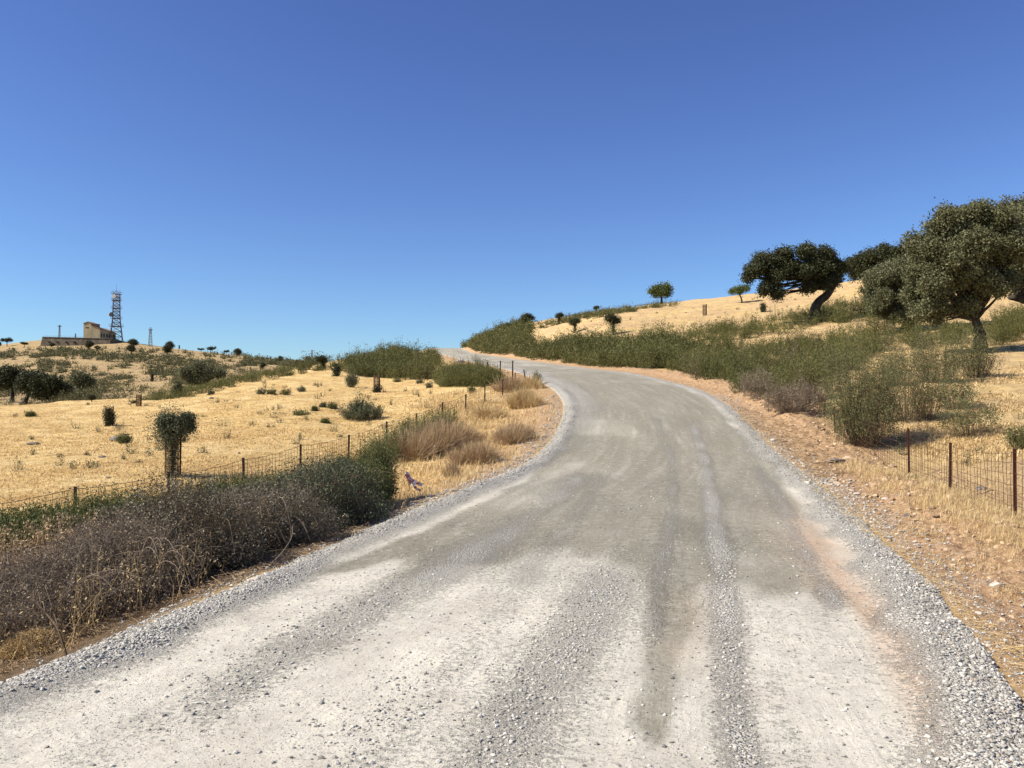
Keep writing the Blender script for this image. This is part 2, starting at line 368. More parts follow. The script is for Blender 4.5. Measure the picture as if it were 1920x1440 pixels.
# ------------------------------------------------------------------ ground material
def ground_mat():
    m = NT('dry_ground', .95); m.b.inputs['Specular IOR Level'].default_value = .1
    far = m.attr('far'); soil = m.attr('soil'); right = m.attr('right')
    n1 = m.noise(.22, 5, .65); n2 = m.noise(1.6, 6, .7); n3 = m.noise(9, 5, .75, stretch=(1, 1, 1)); n4 = m.noise(45, 4, .8)
    nl = m.noise(1.0, 5, .7, stretch=(.8, 2.6, 1))
    nb_ = m.noise(.45, 4, .6); gold = m.ramp(m.math('ADD', m.math('MULTIPLY', nl, .55), m.math('MULTIPLY', nb_, .45)), (.36, (.47, .30, .12)), (.49, (.66, .465, .20)), (.64, (.80, .62, .32)))
    pale = m.ramp(n2, (.32, (.44, .30, .13)), (.52, (.64, .465, .21)), (.75, (.78, .61, .32)))
    tan = m.ramp(n2, (.3, (.38, .26, .135)), (.5, (.53, .375, .20)), (.72, (.64, .48, .25)))
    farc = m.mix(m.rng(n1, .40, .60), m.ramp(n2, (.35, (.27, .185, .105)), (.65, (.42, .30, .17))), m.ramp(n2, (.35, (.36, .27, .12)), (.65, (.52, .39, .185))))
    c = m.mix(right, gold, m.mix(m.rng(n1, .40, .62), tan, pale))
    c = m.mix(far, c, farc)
    so_ = m.ramp(n3, (.25, (.29, .165, .09)), (.5, (.49, .315, .18)), (.78, (.65, .48, .31)))
    c = m.mix(m.math('MULTIPLY', soil, m.rng(n2, .25, .55, .55, 1), clamp=True), c, so_)
    dk = m.rng(n3, .30, .62, .72, 1.10); dk2 = m.rng(n4, .3, .7, .80, 1.16)
    c = m.mix(1., c, m.math('MULTIPLY', dk, dk2), 'MULTIPLY')
    li = m.attr('litter')
    c = m.mix(li, c, m.ramp(n3, (.3, (.07, .048, .034)), (.6, (.17, .115, .075)), (.8, (.33, .235, .15))))
    m.col(c)
    h = m.math('ADD', m.math('MULTIPLY', n3, .7), m.math('MULTIPLY', n4, .35)); p = m.bump(n2, .18, .8); m.bump(h, .09, 1, p)
    return m.m
M['ground'] = ground_mat()
def road_mat():
    m = NT('crushed_stone_road', .95); m.b.inputs['Specular IOR Level'].default_value = .15
    cx_ = m.n('CombineXYZ'); m.l(m.math('MULTIPLY', m.attr('ac'), 3.2), cx_.inputs[0]); m.l(m.math('MULTIPLY', m.attr('al'), .22), cx_.inputs[1])
    ns_ = m.noise(1.0, 5, .65, vec=cx_.outputs[0])
    damp = m.attr('damp'); grav = m.attr('grav'); org = m.attr('orange')
    n1 = m.noise(1.1, 5, .65); n2 = m.noise(7, 6, .75); n3 = m.noise(60, 3, .8); n4 = m.noise(22, 5, .8)
    base = m.ramp(n1, (.3, (.475, .44, .37)), (.5, (.555, .527, .448)), (.7, (.625, .592, .50)))
    base = m.mix(1., base, m.rng(n2, .3, .7, .86, 1.10), 'MULTIPLY')
    base = m.mix(1., base, m.rng(ns_, .3, .7, .84, 1.06), 'MULTIPLY')
    wet = m.ramp(m.math('ADD', m.math('MULTIPLY', n2, .6), m.math('MULTIPLY', ns_, .4)), (.30, (.165, .152, .115)), (.48, (.238, .222, .172)), (.68, (.37, .35, .29)))
    # soft, broken edge for the damp part
    dm = m.rng(m.math('ADD', m.math('ADD', damp, m.math('MULTIPLY', m.math('SUBTRACT', n2, .5), 1.1)), m.math('ADD', m.math('MULTIPLY', m.math('SUBTRACT', ns_, .5), 1.3), m.math('MULTIPLY', m.math('SUBTRACT', n4, .5), .9))), .22, .80)
    c = m.mix(dm, base, wet)
    c = m.mix(m.math('MULTIPLY', org, m.rng(n1, .3, .6, .5, 1)), c, m.ramp(n2, (.3, (.36, .23, .14)), (.7, (.56, .41, .29))))
    # loose chippings: cells of mixed light and dark stone
    cellc = m.voro(52, out='Color'); sx = m.n('SeparateColor'); m.l(cellc, sx.inputs[0]); cell = sx.outputs[0]
    stc = m.ramp(cell, (0, (.18, .175, .165)), (.35, (.34, .335, .32)), (.7, (.52, .515, .495)), (1, (.72, .71, .68)))
    vd = m.voro(52)
    gm = m.rng(m.math('ADD', grav, m.math('MULTIPLY', m.math('SUBTRACT', n4, .5), 1.9)), .30, .75)
    c = m.mix(m.math('MULTIPLY', gm, .52), c, m.mix(m.rng(vd, .35, .75), stc, (.22, .205, .18)))
    c = m.mix(1., c, m.rng(n3, .3, .7, .84, 1.14), 'MULTIPLY')
    m.col(c)
    hb = m.math('ADD', m.math('MULTIPLY', n4, .5), m.math('MULTIPLY', n3, .2))
    hg = m.math('MULTIPLY', m.math('MULTIPLY', m.math('SUBTRACT', 1., vd), gm), 1.1)
    cy_ = m.n('CombineXYZ'); m.l(m.math('MULTIPLY', m.attr('ac'), 16.), cy_.inputs[0]); m.l(m.math('MULTIPLY', m.attr('al'), .35), cy_.inputs[1])
    tr_ = m.math('MULTIPLY', m.noise(1., 3, .6, vec=cy_.outputs[0]), m.rng(n1, .42, .62, .0, .55))
    m.bump(m.math('ADD', m.math('ADD', hb, hg), tr_), .022, 1); return m.m
M['road'] = road_mat()
def stone_mat(name, c0, c1, c2):
    m = NT(name, .9); v = m.attr('v'); n = m.noise(14, 5, .7)
    c = m.ramp(v, (0, c0), (.5, c1), (1, c2)); m.col(m.mix(1., c, m.rng(n, .3, .7, .8, 1.15), 'MULTIPLY')); m.bump(n, .01, .8); return m.m
M['gravel'] = stone_mat('gravel_stone', (.21, .20, .175), (.39, .372, .33), (.58, .56, .505))
M['pale_stone'] = stone_mat('pale_rock', (.42, .36, .30), (.55, .48, .41), (.66, .60, .53))
M['clod'] = stone_mat('earth_clod', (.28, .18, .11), (.45, .32, .20), (.58, .44, .29))
M['rock'] = stone_mat('field_rock', (.10, .082, .07), (.17, .145, .125), (.25, .22, .19))

# ================================================================== GROUND SHEET
th = np.concatenate([np.linspace(-pi, -.72, 70)[:-1], np.linspace(-.72, .72, 860), np.linspace(.72, pi, 70)[1:]])
rr = np.concatenate([np.geomspace(.3, 3.4, 22)[:-1], np.geomspace(3.4, 720, 720)])
TH, RR = np.meshgrid(th, rr); X = RR * np.sin(TH); Y = RR * np.cos(TH)
Z = H(X, Y); E = edged(X, np.clip(Y, -58, 400 * S))
Z = Z - .22 * sstep(-.12, -.5, E)
yy = np.clip(Y, -58, 480); dr = X - XR(yy); dl = XL(yy) - X
nn = fbm(X / 1.5, Y / 1.5, 77, 3)
soil = sstep(-.3, .2, dr) * (1 - sstep(1.5, 3.1, dr + nn * 1.5 - np.clip(Y / 60, 0, 2.0))) + (.25 + .6 * sstep(14, 20, Y)) * sstep(-.2, .1, dl) * (1 - sstep(.6, 2.2 + np.clip(Y / 18, 0, 2.2), dl + nn))
soil = np.maximum(soil, .40 * sstep(0, 1, dr) * sstep(-.1, .55, fbm(X / 6, Y / 6, 55, 3)))
Rr_ = np.hypot(X, Y)
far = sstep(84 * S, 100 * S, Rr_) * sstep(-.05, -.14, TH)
right = sstep(-.01, .06, np.where(Y > 0, dr / np.maximum(Rr_, 5), 0))
litter = (sstep(-.1, .3, dl) * (1 - sstep(4, 6.5, dl)) * (1 - sstep(9.5 * S, 15 * S, Y + 0.6 * nn))) * .9
nr, nc = X.shape; I = np.arange(nr * nc).reshape(nr, nc)
Q = np.stack([I[:-1, :-1], I[1:, :-1], I[1:, 1:], I[:-1, 1:]], -1).reshape(-1, 4)[:, ::-1]
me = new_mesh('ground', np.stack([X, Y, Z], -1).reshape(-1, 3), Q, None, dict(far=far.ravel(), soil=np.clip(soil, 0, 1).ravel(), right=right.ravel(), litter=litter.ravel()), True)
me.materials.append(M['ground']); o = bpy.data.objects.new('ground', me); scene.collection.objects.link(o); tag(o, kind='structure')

# ================================================================== ROAD
yy = np.concatenate([np.linspace(-50, .8, 60)[:-1], np.geomspace(.8, 300 * S, 1500)]); t = np.concatenate([np.linspace(-.10, .2, 75)[:-1], np.linspace(.2, .8, 70)[:-1], np.linspace(.8, 1.10, 75)])
TT, YY = np.meshgrid(t, yy); l, r = XL(YY), XR(YY); X = l + TT * (r - l); Z = RZ(X, YY)
px, py = proj(X, YY, Z)
jx = px + 26 * fbm(X / .8, YY / .8, 61, 3) * np.clip(6 / np.maximum(YY, 3), .2, 1); jy = py + 16 * fbm(X / .7, YY / .9, 62, 3) + 70 * fbm(TT * 17, YY / 9, 66, 3) * np.clip((py - 800) / 250, 0, 1)
polyA = [(560, 1075), (690, 1092), (830, 1050), (880, 1072), (960, 1044), (1050, 1038), (1040, 1075), (1130, 1092), (1205, 1080), (1212, 1170), (1200, 1250), (1212, 1330), (1260, 1330),
         (1285, 1240), (1312, 1170), (1330, 1115), (1395, 1100), (1505, 1108), (1540, 1140), (1590, 1158), (1640, 1168), (1615, 1125), (1585, 1085), (1555, 1020), (1505, 930), (1440, 850), (1370, 790),
         (1325, 745), (1262, 715), (1120, 694), (1000, 683), (860, 664), (820, 660), (840, 666), (950, 686), (1030, 708), (1062, 735), (1075, 770), (1060, 815), (1020, 865), (960, 912), (880, 955), (780, 1000), (690, 1042), (590, 1068)]
damp = np.where(inpoly(jx, jy, polyA), 1., 0)
def blur(a, k):
    for ax in (0, 1):
        b = a.copy()
        for i in range(1, k + 1): b += np.roll(a, i, ax) + np.roll(a, -i, ax)
        a = b / (2 * k + 1)
    return a
damp = blur(damp, 4)
damp = np.maximum(damp, 1.1 * np.exp(-(segdist(jx, jy, [(1258, 1060), (1252, 1180), (1236, 1290), (1225, 1345)]) / 46) ** 4))
damp = np.maximum(damp, .8 * np.exp(-(segdist(jx, jy, [(1575, 1120), (1635, 1160)]) / 24) ** 2))
damp = np.maximum(damp, .75 * sstep(26, 48, YY)); damp = damp * (1 - .40 * sstep(-.05, .6, fbm(TT * 13, YY / 10, 91, 3)) * (1 - .6 * sstep(15, 30, YY))) * (1 - .3 * sstep(-.1, .45, fbm(X / 1.8, YY / 4, 92, 3)))
streak = np.zeros_like(px)
for pts, wd, am in [([(1395, 1440), (1372, 1300), (1362, 1150), (1352, 1050), (1335, 950), (1325, 870), (1300, 800)], 26, .8),
                    ([(930, 1440), (985, 1320), (1060, 1220), (1130, 1120)], 60, .42), ([(690, 1440), (820, 1280), (930, 1160), (1010, 1050), (1085, 960), (1120, 900)], 30, .25),
                    ([(380, 1330), (560, 1210), (720, 1130), (900, 1030), (1010, 960), (1080, 900)], 34, .5), ([(1500, 1440), (1440, 1290)], 22, .3), ([(1225, 1180), (1240, 1060), (1262, 960), (1260, 860), (1230, 790)], 20, .45),
                    ([(1560, 1120), (1500, 1020), (1470, 950), (1420, 880)], 24, .5), ([(150, 1440), (420, 1290)], 30, .3)]:
    d = segdist(px, py, pts); ww = wd * np.clip((py - 640) / 600, .12, 1.3)
    streak = np.maximum(streak, .8 * am * np.exp(-(d / (1.25 * ww)) ** 2) * (.55 + 1.1 * (fbm(X / .5, YY / 1.3, 65, 3) + .5)))
wd_ = r - l; el = TT * wd_; er = (1 - TT) * wd_
edgeg = np.maximum(1 - sstep(.25, .95, el + .3 * vn(X / .8, YY / .8, 81)), 1 - sstep(.25, 1.0, er + .35 * vn(X / .8, YY / .8, 82)))
edgeg = np.maximum(edgeg, .75 * sstep(22, 34, YY) * (1 - sstep(50, 70, YY)) * (1 - sstep(.8, 2.0, el)))
damp = damp * (1 - .6 * edgeg) * (1 - .5 * streak)
lt = [([(1460, 1440), (1290, 1440)], 0)]
grav = np.clip(np.maximum(streak, edgeg) + .17 + .26 * fbm(X / 1.4, YY / 3, 63, 3), 0, 1)
dO = segdist(jx, jy, [(1470, 940), (1545, 1040), (1620, 1130), (1700, 1220), (1760, 1330), (1800, 1440)])
org = .85 * np.exp(-(dO / 42) ** 2) * sstep(900, 1040, py) * (1 - edgeg)
org = np.maximum(org, .22 * np.exp(-(segdist(jx, jy, [(1300, 1150), (1290, 1210)]) / 45) ** 2))
behind = YY < 3.0
damp = np.where(behind, 0, damp); org = np.where(behind, 0, org)
nr, nc = X.shape; I = np.arange(nr * nc).reshape(nr, nc)
Q = np.stack([I[:-1, :-1], I[:-1, 1:], I[1:, 1:], I[1:, :-1]], -1).reshape(-1, 4)
me = new_mesh('road', np.stack([X, YY, Z], -1).reshape(-1, 3), Q, None, dict(ac=(TT * (r - l)).ravel(), al=YY.ravel(), damp=damp.ravel(), grav=grav.ravel(), orange=org.ravel()), True)
me.materials.append(M['road']); o = bpy.data.objects.new('road', me); scene.collection.objects.link(o); tag(o, kind='structure')

# ================================================================== STONES
ico = np.array([(0, 0, 1), (.894, 0, .447), (.276, .851, .447), (-.724, .526, .447), (-.724, -.526, .447), (.276, -.851, .447),
                (.724, .526, -.447), (-.276, .851, -.447), (-.894, 0, -.447), (-.276, -.851, -.447), (.724, -.526, -.447), (0, 0, -1)])
icoF = np.array([(0,1,2),(0,2,3),(0,3,4),(0,4,5),(0,5,1),(1,6,2),(2,7,3),(3,8,4),(4,9,5),(5,10,1),(6,7,2),(7,8,3),(8,9,4),(9,10,5),(10,6,1),(11,7,6),(11,8,7),(11,9,8),(11,10,9),(11,6,10)])
octv = np.array([(1, 0, 0), (0, 1, 0), (-1, 0, 0), (0, -1, 0), (0, 0, 1), (0, 0, -1.)]); octF = np.array([(0,1,4),(1,2,4),(2,3,4),(3,0,4),(1,0,5),(2,1,5),(3,2,5),(0,3,5)])
def rmat(n):
    q = unit(rng.normal(size=(n, 4))); a, b, c, d = q.T
    return np.stack([np.stack([1-2*(c*c+d*d), 2*(b*c-a*d), 2*(b*d+a*c)], -1), np.stack([2*(b*c+a*d), 1-2*(b*b+d*d), 2*(c*d-a*b)], -1), np.stack([2*(b*d-a*c), 2*(c*d+a*b), 1-2*(b*b+c*c)], -1)], 1)
def stones(C, s, proto=ico, F_=icoF, flat=.65):
    n = len(C); k = len(proto)
    v = proto[None] * (1 + .5 * (rng.random((n, k, 1)) - .5)) * (rng.random((n, 1, 3)) * .7 + .55)
    v = np.einsum('nij,nkj->nki', rmat(n), v); v[:, :, 2] *= flat
    v = v * np.broadcast_to(s, n)[:, None, None] + C[:, None]
    return v.reshape(-1, 3), (np.arange(n)[:, None, None] * k + F_[None]).reshape(-1, 3), np.repeat(rng.random(n), k)
def scatter_polar(n, r0, r1, t0, t1):
    r = np.exp(rng.uniform(math.log(r0), math.log(r1), n)); t = rng.uniform(t0, t1, n); return r * np.sin(t), r * np.cos(t)
# gravel of the road and its shoulders
mb = MB()
n = 420000
y = np.exp(rng.uniform(math.log(3.0), math.log(34), n)); l, r = XL(y), XR(y); u = rng.random(n)
x = l + (r - l) * (u * 1.04 - .02); el = x - l; er = r - x
px, py = proj(x, y, 0 * x + ZR(y))
st = np.zeros(n)
for pts, wd, am in [([(1395, 1440), (1372, 1300), (1362, 1150), (1352, 1050)], 30, .30), ([(930, 1440), (985, 1320), (1060, 1220), (1130, 1130)], 60, .28), ([(380, 1330), (560, 1210), (720, 1130)], 50, .13), ([(640, 1440), (760, 1330)], 60, .15)]:
    st = np.maximum(st, am * np.exp(-(segdist(px, py, pts) / wd) ** 2))
ed = np.maximum(1 - sstep(.15, .8, el + .3 * vn(x / .8, y / .8, 81)), 1 - sstep(.15, .95, er + .35 * vn(x / .8, y / .8, 82))) * .62
keep = (rng.random(n) < np.maximum.reduce([ed, st, np.full(n, .016) * (.2 + 1.6 * (vn(x / .9, y / 1.6, 93) + .5))])) & (px > -150) & (px < 2100)
x, y, ed = x[keep], y[keep], ed[keep]
s = (.0045 + .0125 * rng.random(len(x)) ** 3.2 * (1 + .5 * ed)) * np.clip(y / 11, 1, 1.5)
z = RZ(x, y) + s * .25
near = y < 11
V, T, A = stones(np.stack([x, y, z], 1)[near], s[near]); mb.add(V, None, T, A)
V, T, A = stones(np.stack([x, y, z], 1)[~near], s[~near], octv, octF); mb.add(V, None, T, A)
n = 90000; y = np.exp(rng.uniform(math.log(3.4), math.log(12), n)); l, r = XL(y), XR(y); x = l + (r - l) * rng.random(n); k = rng.random(n) < .15 + 1.0 * np.clip(fbm(x / .7, y / 1.8, 97, 3) + .25, 0, 1); x, y = x[k], y[k]
s = .0022 + .0042 * rng.random(len(x)) ** 2; V, T, A = stones(np.stack([x, y, RZ(x, y) + s * .3], 1), s, octv, octF); mb.add(V, None, T, .35 + .65 * A)
# spill just outside both edges
n = 15000; y = np.exp(rng.uniform(math.log(3.2), math.log(38), n)); e = np.abs(rng.normal(0, .42, n)); sd_ = rng.random(n) < .5
x = np.where(sd_, XR(y) + e, XL(y) - e); s = (.006 + .016 * rng.random(n) ** 3) * np.clip(y / 9, 1, 2)
V, T, A = stones(np.stack([x, y, H(x, y) + s * .3], 1), s, octv, octF); mb.add(V, None, T, A)
tag(mb.build('gravel', M['gravel']), kind='stuff', label='grey crushed stone chippings lying loose along both road shoulders', cat='gravel')
# clods on the right verge
mb = MB(); n = 4200; y = np.exp(rng.uniform(math.log(4), math.log(45), n)); x = XR(y) - .35 + rng.random(n) ** 1.2 * 3.2
s = (.008 + .042 * rng.random(n) ** 5 * sstep(.0, .6, x - XR(y))) * np.clip(y / 9, 1, 2)
V, T, A = stones(np.stack([x, y, G(x, y) + s * .1], 1), s); mb.add(V, None, T, A)
n = 1500; x, y = scatter_polar(n, 16, 80, -.5, .5); k = edged(x, y) > 1.5; x, y = x[k], y[k]; s = .02 + .05 * rng.random(len(x)) ** 3
V, T, A = stones(np.stack([x, y, H(x, y)], 1), s); mb.add(V, None, T, A)
tag(mb.build('earth_clods', M['clod']), kind='stuff', label='reddish clods and small stones on the bare verges', cat='soil')
def rock(px, py, wpx, label, mat='rock', fl=.6, group=None, y=None):
    p = hit(px, py) if y is None else gp(px, y); s = wpx / ppm(p) / 2
    v = ico; F_ = icoF
    for _ in range(2):       # subdivide once or twice for a weathered outline
        d = {}; vs = list(map(tuple, v)); nf = []
        def mid(a, b):
            k = (min(a, b), max(a, b))
            if k not in d: d[k] = len(vs); vs.append(tuple(unit((np.array(vs[a]) + np.array(vs[b])) / 2)))
            return d[k]
        for a, b, c in F_:
            ab, bc, ca = mid(a, b), mid(b, c), mid(c, a); nf += [(a, ab, ca), (b, bc, ab), (c, ca, bc), (ab, bc, ca)]
        v = np.array(vs); F_ = np.array(nf)
    sd0 = int(rng.integers(1e6)); dsp = 1 + .5 * fbm(v[:, 0] * 1.3 + v[:, 2], v[:, 1] * 1.3 - v[:, 2] * .7, sd0, 3)
    pl = unit(rng.normal(size=(7, 3))); q = v * dsp[:, None]
    for nrm in pl:           # chisel flat faces
        dd = q @ nrm; q = q - np.maximum(dd - .72, 0)[:, None] * nrm
    q = q * np.array([1, .75, fl]) * s
    z0 = float(G(p[0], p[1])); p = np.array([p[0], p[1], z0 + s * fl * .30])
    mb = MB(); mb.add(q + p, None, F_, fbm(v[:, 0] * 2, v[:, 1] * 2, sd0 + 3, 3) + .5)
    return tag(mb.build('rock', M[mat], base=p), label, 'rock', group)
GF = 'dark rocks lying in the straw field'; GV = 'pale stones scattered on the right verge'
rock(475, 1107, 26, 'flat pale stone lying on the left gravel shoulder of the road', 'pale_stone', .4)
rock(62, 835, 26, 'long dark rock farthest left in the straw field', 'rock', .35, GF)
rock(219, 829, 22, 'dark rock with a small green shrub against its right side', 'rock', .7, GF)
rock(192, 862, 17, 'low dark rock below the rock that has a shrub beside it', 'rock', .5, GF)
rock(130, 834, 6, 'tiny dark rock right of the long dark rock', 'rock', .5, GF)
rock(1744, 931, 22, 'pale flat stone in dry grass between the two nearest verge posts', 'pale_stone', .45, GV)
rock(1868, 1112, 22, 'whitish stone on the orange clods at the right border', 'pale_stone', .6, GV)
rock(1836, 1155, 15, 'small pale stone left below the whitish stone on the orange clods', 'pale_stone', .6, GV)
rock(1842, 918, 20, 'dark rock seen through the wire of the right fence', 'rock', .6)
rock(1702, 974, 16, 'grey angular stone on the clods below the fence', 'rock', .8, GV)
rock(1515, 917, 15, 'cream stone at the right edge of the gravel below the large bush', 'pale_stone', .5, GV)
rock(1450, 826, 12, 'small cream stone at the road edge by the dead branches', 'pale_stone', .5, GV)
rock(1570, 880, 40, 'long grey half buried rock in front of the large bush', 'rock', .25, GV)
rock(1716, 1018, 10, 'little tan stone on the clods above the pale pair', 'pale_stone', .7, GV)
rock(1660, 945, 16, 'low pinkish stone uphill of the grey angular stone', 'pale_stone', .5, GV)
rock(1606, 930, 14, 'pinkish stone nearest the foot of the large bush', 'pale_stone', .5, GV)
rock(862, 680, 16, 'light boulder at the left road edge near the crest', 'pale_stone', .7)
rock(397, 749, 10, 'small dark rock on the crest of the straw field', 'rock', .6, GF)
for i, (a, b, c_) in enumerate([(1280, 680, 12), (1098, 660, 0)]): 
    if c_: rock(a, b, c_, 'orange-tinted stone in the red bank under the scrub', 'pale_stone', .8)

# ================================================================== DRY GRASS
def grass(name, n, r0, r1, t0, t1, mask, h0, h1, wd, mat, label, lean=.5, zfun=H, tuft=.5):
    m_ = n // 7; x, y = scatter_polar(m_, r0, r1, t0, t1)
    k = mask(x, y) ; x, y = x[k], y[k]
    x = np.repeat(x, 7); y = np.repeat(y, 7); r = np.hypot(x, y)
    x = x + rng.normal(0, .05 + .003 * r, len(x)); y = y + rng.normal(0, .05 + .003 * r, len(x))
    h = rng.uniform(h0, h1, len(x)); C = np.stack([x, y, zfun(x, y) - .01], 1)
    V, Q, T, A = blades(C, h, wd * np.clip(r / 12, .6, 3), rng.uniform(.1, lean, len(x)), np.clip(rng.normal(.5, .25, len(x)), 0, 1))
    mb = MB(); mb.add(V, Q, T, A); return tag(mb.build(name, M[mat]), label=label, cat='grass', kind='stuff')
def leftfield(x, y): return (edged(x, y) > 1.0) & (x < XL(y)) & (rng.random(len(x)) < .55 + vn(x / 2.5, y / 2.2, 88)) & ((y > 12 + 3 * vn(x / 1.5, y / 1.5, 4)) | (x < -8.5 + vn(x, y, 6)))
grass('straw_grass', 260000, 8, 95, -.75, .06, leftfield, .03, .10, .012, 'straw', 'matted golden straw covering the left field', 1.6)
def lverge(x, y): d = XL(y) - x; return (d > .35) & (d < 7) & (y > 14.0 + 4 * vn(x / 1.2, y / 1.2, 7)) & (y < 46) & (d < 5.5 + 3 * vn(x / 1.5, y / 1.5, 8)) & (rng.random(len(x)) < (.12 + 1.1 * np.clip(vn(x / .9, y / .9, 14) + .25, 0, 1)) * (.25 + .75 * sstep(.8, 3.5, d)))
grass('dry_verge_grass', 120000, 13, 46, -.35, .06, lverge, .10, .34, .008, 'straw_right', 'dry tangled grass on the left verge inside the bend', 1.1)
def rverge(x, y):
    px, py = proj(x, y, H(x, y, False))
    return (inpoly(px, py, [(1560, 880), (1640, 885), (1720, 900), (2000, 985), (2000, 1085), (1900, 1062), (1760, 985), (1640, 925)])) & (rng.random(len(x)) < .45 + vn(x / .5, y / .5, 15))
grass('pale_verge_grass', 110000, 11, 25, .30, .60, rverge, .07, .21, .005, 'straw_right', 'pale dry grass standing along the right fence', .8)
def rstray(x, y): d = x - XR(y); return (d > .3) & (vn(x / .7, y / .7, 19) + vn(x / 3, y / 3, 20) > .12)
grass('sparse_straw', 60000, 4.5, 30, .15, .66, rstray, .03, .14, .006, 'straw_right', 'sparse straw stalks on the clods of the right verge', 2.0)
def rfield(x, y): d = x - XR(y); return (d > 4) & (vn(x / 4, y / 2, 29) + .5 * vn(x / .8, y / .8, 30) > .0)
grass('short_straw', 150000, 18, 130, .05, .60, rfield, .05, .15, .013, 'straw_right', 'short dry straw on the right hillside', 1.6)

# ================================================================== TREES AND SHRUBS
def blobs_leaves(mb, clumps, n_total, L, W, shell=.45):
    vol = np.array([c[3] ** 2 for c in clumps]); cnt = (vol / vol.sum() * n_total).astype(int)
    for (x, y, z, r), n in zip(clumps, cnt):
        # each clump is a few offset sub-clumps so that its outline is ragged
        ns = 12; sc = rdir(ns) * r * rng.uniform(.2, .82, (ns, 1)); sr = r * rng.uniform(.30, .55, ns); idx = rng.integers(0, ns, n)
        d = rdir(n); rad = sr[idx] * (1 - (1 - shell) * rng.random(n) ** 1.0) * rng.uniform(.55, 1.12, n) ** .5
        C = np.array([x, y, z]) + (sc[idx] + d * rad[:, None]) * np.array([1.05, 1.05, .85])
        a = rng.normal(.45, .16, n)
        if n > 20:                # leaves sit in sprigs
            g = rng.integers(0, max(2, n // 7), n); C = C[g] + rng.normal(0, L * 1.15, (n, 3)); d = d[g]; a = a[g] + rng.normal(0, .1, n)
        a = np.clip(a, 0, 1)
        V, Q, A = leaves(C, unit(rdir(n) + d * .4), L * rng.uniform(.6, 1.3, n), W * rng.uniform(.7, 1.2, n), a, d)
        mb.add(V, Q, None, A)
def bez(a, b, c, n=7):
    t = np.linspace(0, 1, n)[:, None]; return (1 - t) ** 2 * a + 2 * t * (1 - t) * b + t * t * c
def hero_tree(name, base, trunk, tr, clumps, n, L, mat, label, cat='tree', group=None, lean=0, bare=0):
    # trunk and clumps are given in metres relative to the foot of the tree
    base = np.asarray(base); e = empty(name, base, label, cat, group)
    mb = MB(); tp = np.array(trunk, float) + base; k = np.linspace(1, .55, len(tp)); k[0] = 1.35
    tt = np.linspace(0, 1, len(tp)); t2 = np.linspace(0, 1, 14)
    path = np.stack([np.interp(t2, tt, tp[:, j]) for j in range(3)], 1); path[1:-1] = (path[:-2] + 2 * path[1:-1] + path[2:]) / 4
    path += rng.normal(0, tr * .10, path.shape) * np.array([1, 1, .2]); path[0, 2] -= .15
    mb.tube(path, tr * np.interp(t2, tt, k) * rng.uniform(.93, 1.1, 14), 12)
    top = path[-2]
    for (x, y, z, r) in clumps:
        c = base + (x, y, z); m_ = (top + c) / 2 + np.array([0, 0, .12 * np.linalg.norm(c - top)]) * rng.uniform(-.6, 1.0) + rng.normal(0, .12 * r, 3)
        p = bez(top if rng.random() < .6 else path[-4], m_, c, 8); p[1:-1] += rng.normal(0, r * .05, (6, 3))
        mb.tube(p, np.linspace(tr * .34, tr * .05, 8), 6)
        for _ in range(5):
            q0 = p[rng.integers(3, 8)]; q1 = c + rdir(1)[0] * r * .9; mb.tube(bez(q0, (q0 + q1) / 2 + rng.normal(0, r * .15, 3), q1, 5), np.linspace(tr * .10, tr * .02, 5), 4)
    mb.build('trunk', M['bark'], e, base, True)
    mb = MB(); blobs_leaves(mb, [(base[0] + x, base[1] + y, base[2] + z, r) for x, y, z, r in clumps], n, L, L * .55)
    mb.build('crown', M[mat], e, base); return e
def pxtree(name, bpx, yu, trunkpx, trw, cl, n, L, mat, label, group=None, dy=.5, cs=1.):
    cl = [(x, y, r * cs) for x, y, r in cl]
    b = gp(bpx, yu); k = 1 / ppm(b); fx, fy = proj(*b)
    fy = float(fy)
    trunk = [(0, 0, 0)] + [((x - bpx) * k, (rng.random() - .5) * .3, (fy - y) * k) for x, y in trunkpx]
    C = []
    for x, y, r in cl:
        C.append(((x - bpx) * k, rng.uniform(-dy, dy) * r * k * 2.0, (fy - y) * k, r * k * 1.12))
        C.append(((x - bpx + rng.normal(0, r * .4)) * k, rng.choice([-1, 1]) * r * k * rng.uniform(.6, 1.6), (fy - y - rng.uniform(-.3, .2) * r) * k, r * k * .95))
        C.append(((x - bpx + rng.normal(0, r * .3)) * k, -r * k * rng.uniform(.7, 1.5), (fy - y + rng.normal(0, r * .25)) * k, r * k * .8))
    return hero_tree(name, b, trunk, trw * k, C, n, L, mat, label, 'tree', group)
GO = 'large holm oaks on the right hillside'
pxtree('holm_oak', 1838, 42, [(1838, 630), (1834, 605), (1828, 590)], 11,
       [(1738, 545, 30), (1738, 505, 32), (1738, 582, 18), (1755, 592, 12), (1742, 462, 40), (1782, 420, 38), (1826, 404, 34), (1868, 418, 38), (1800, 470, 48), (1850, 480, 46), (1772, 530, 42), (1832, 540, 32), (1893, 470, 40), (1750, 576, 22), (1878, 530, 28), (1802, 574, 20), (1765, 500, 40)],
       210000, .155, 'oak', 'large grey-green holm oak with forked trunk nearest the road at right', GO, cs=.9)
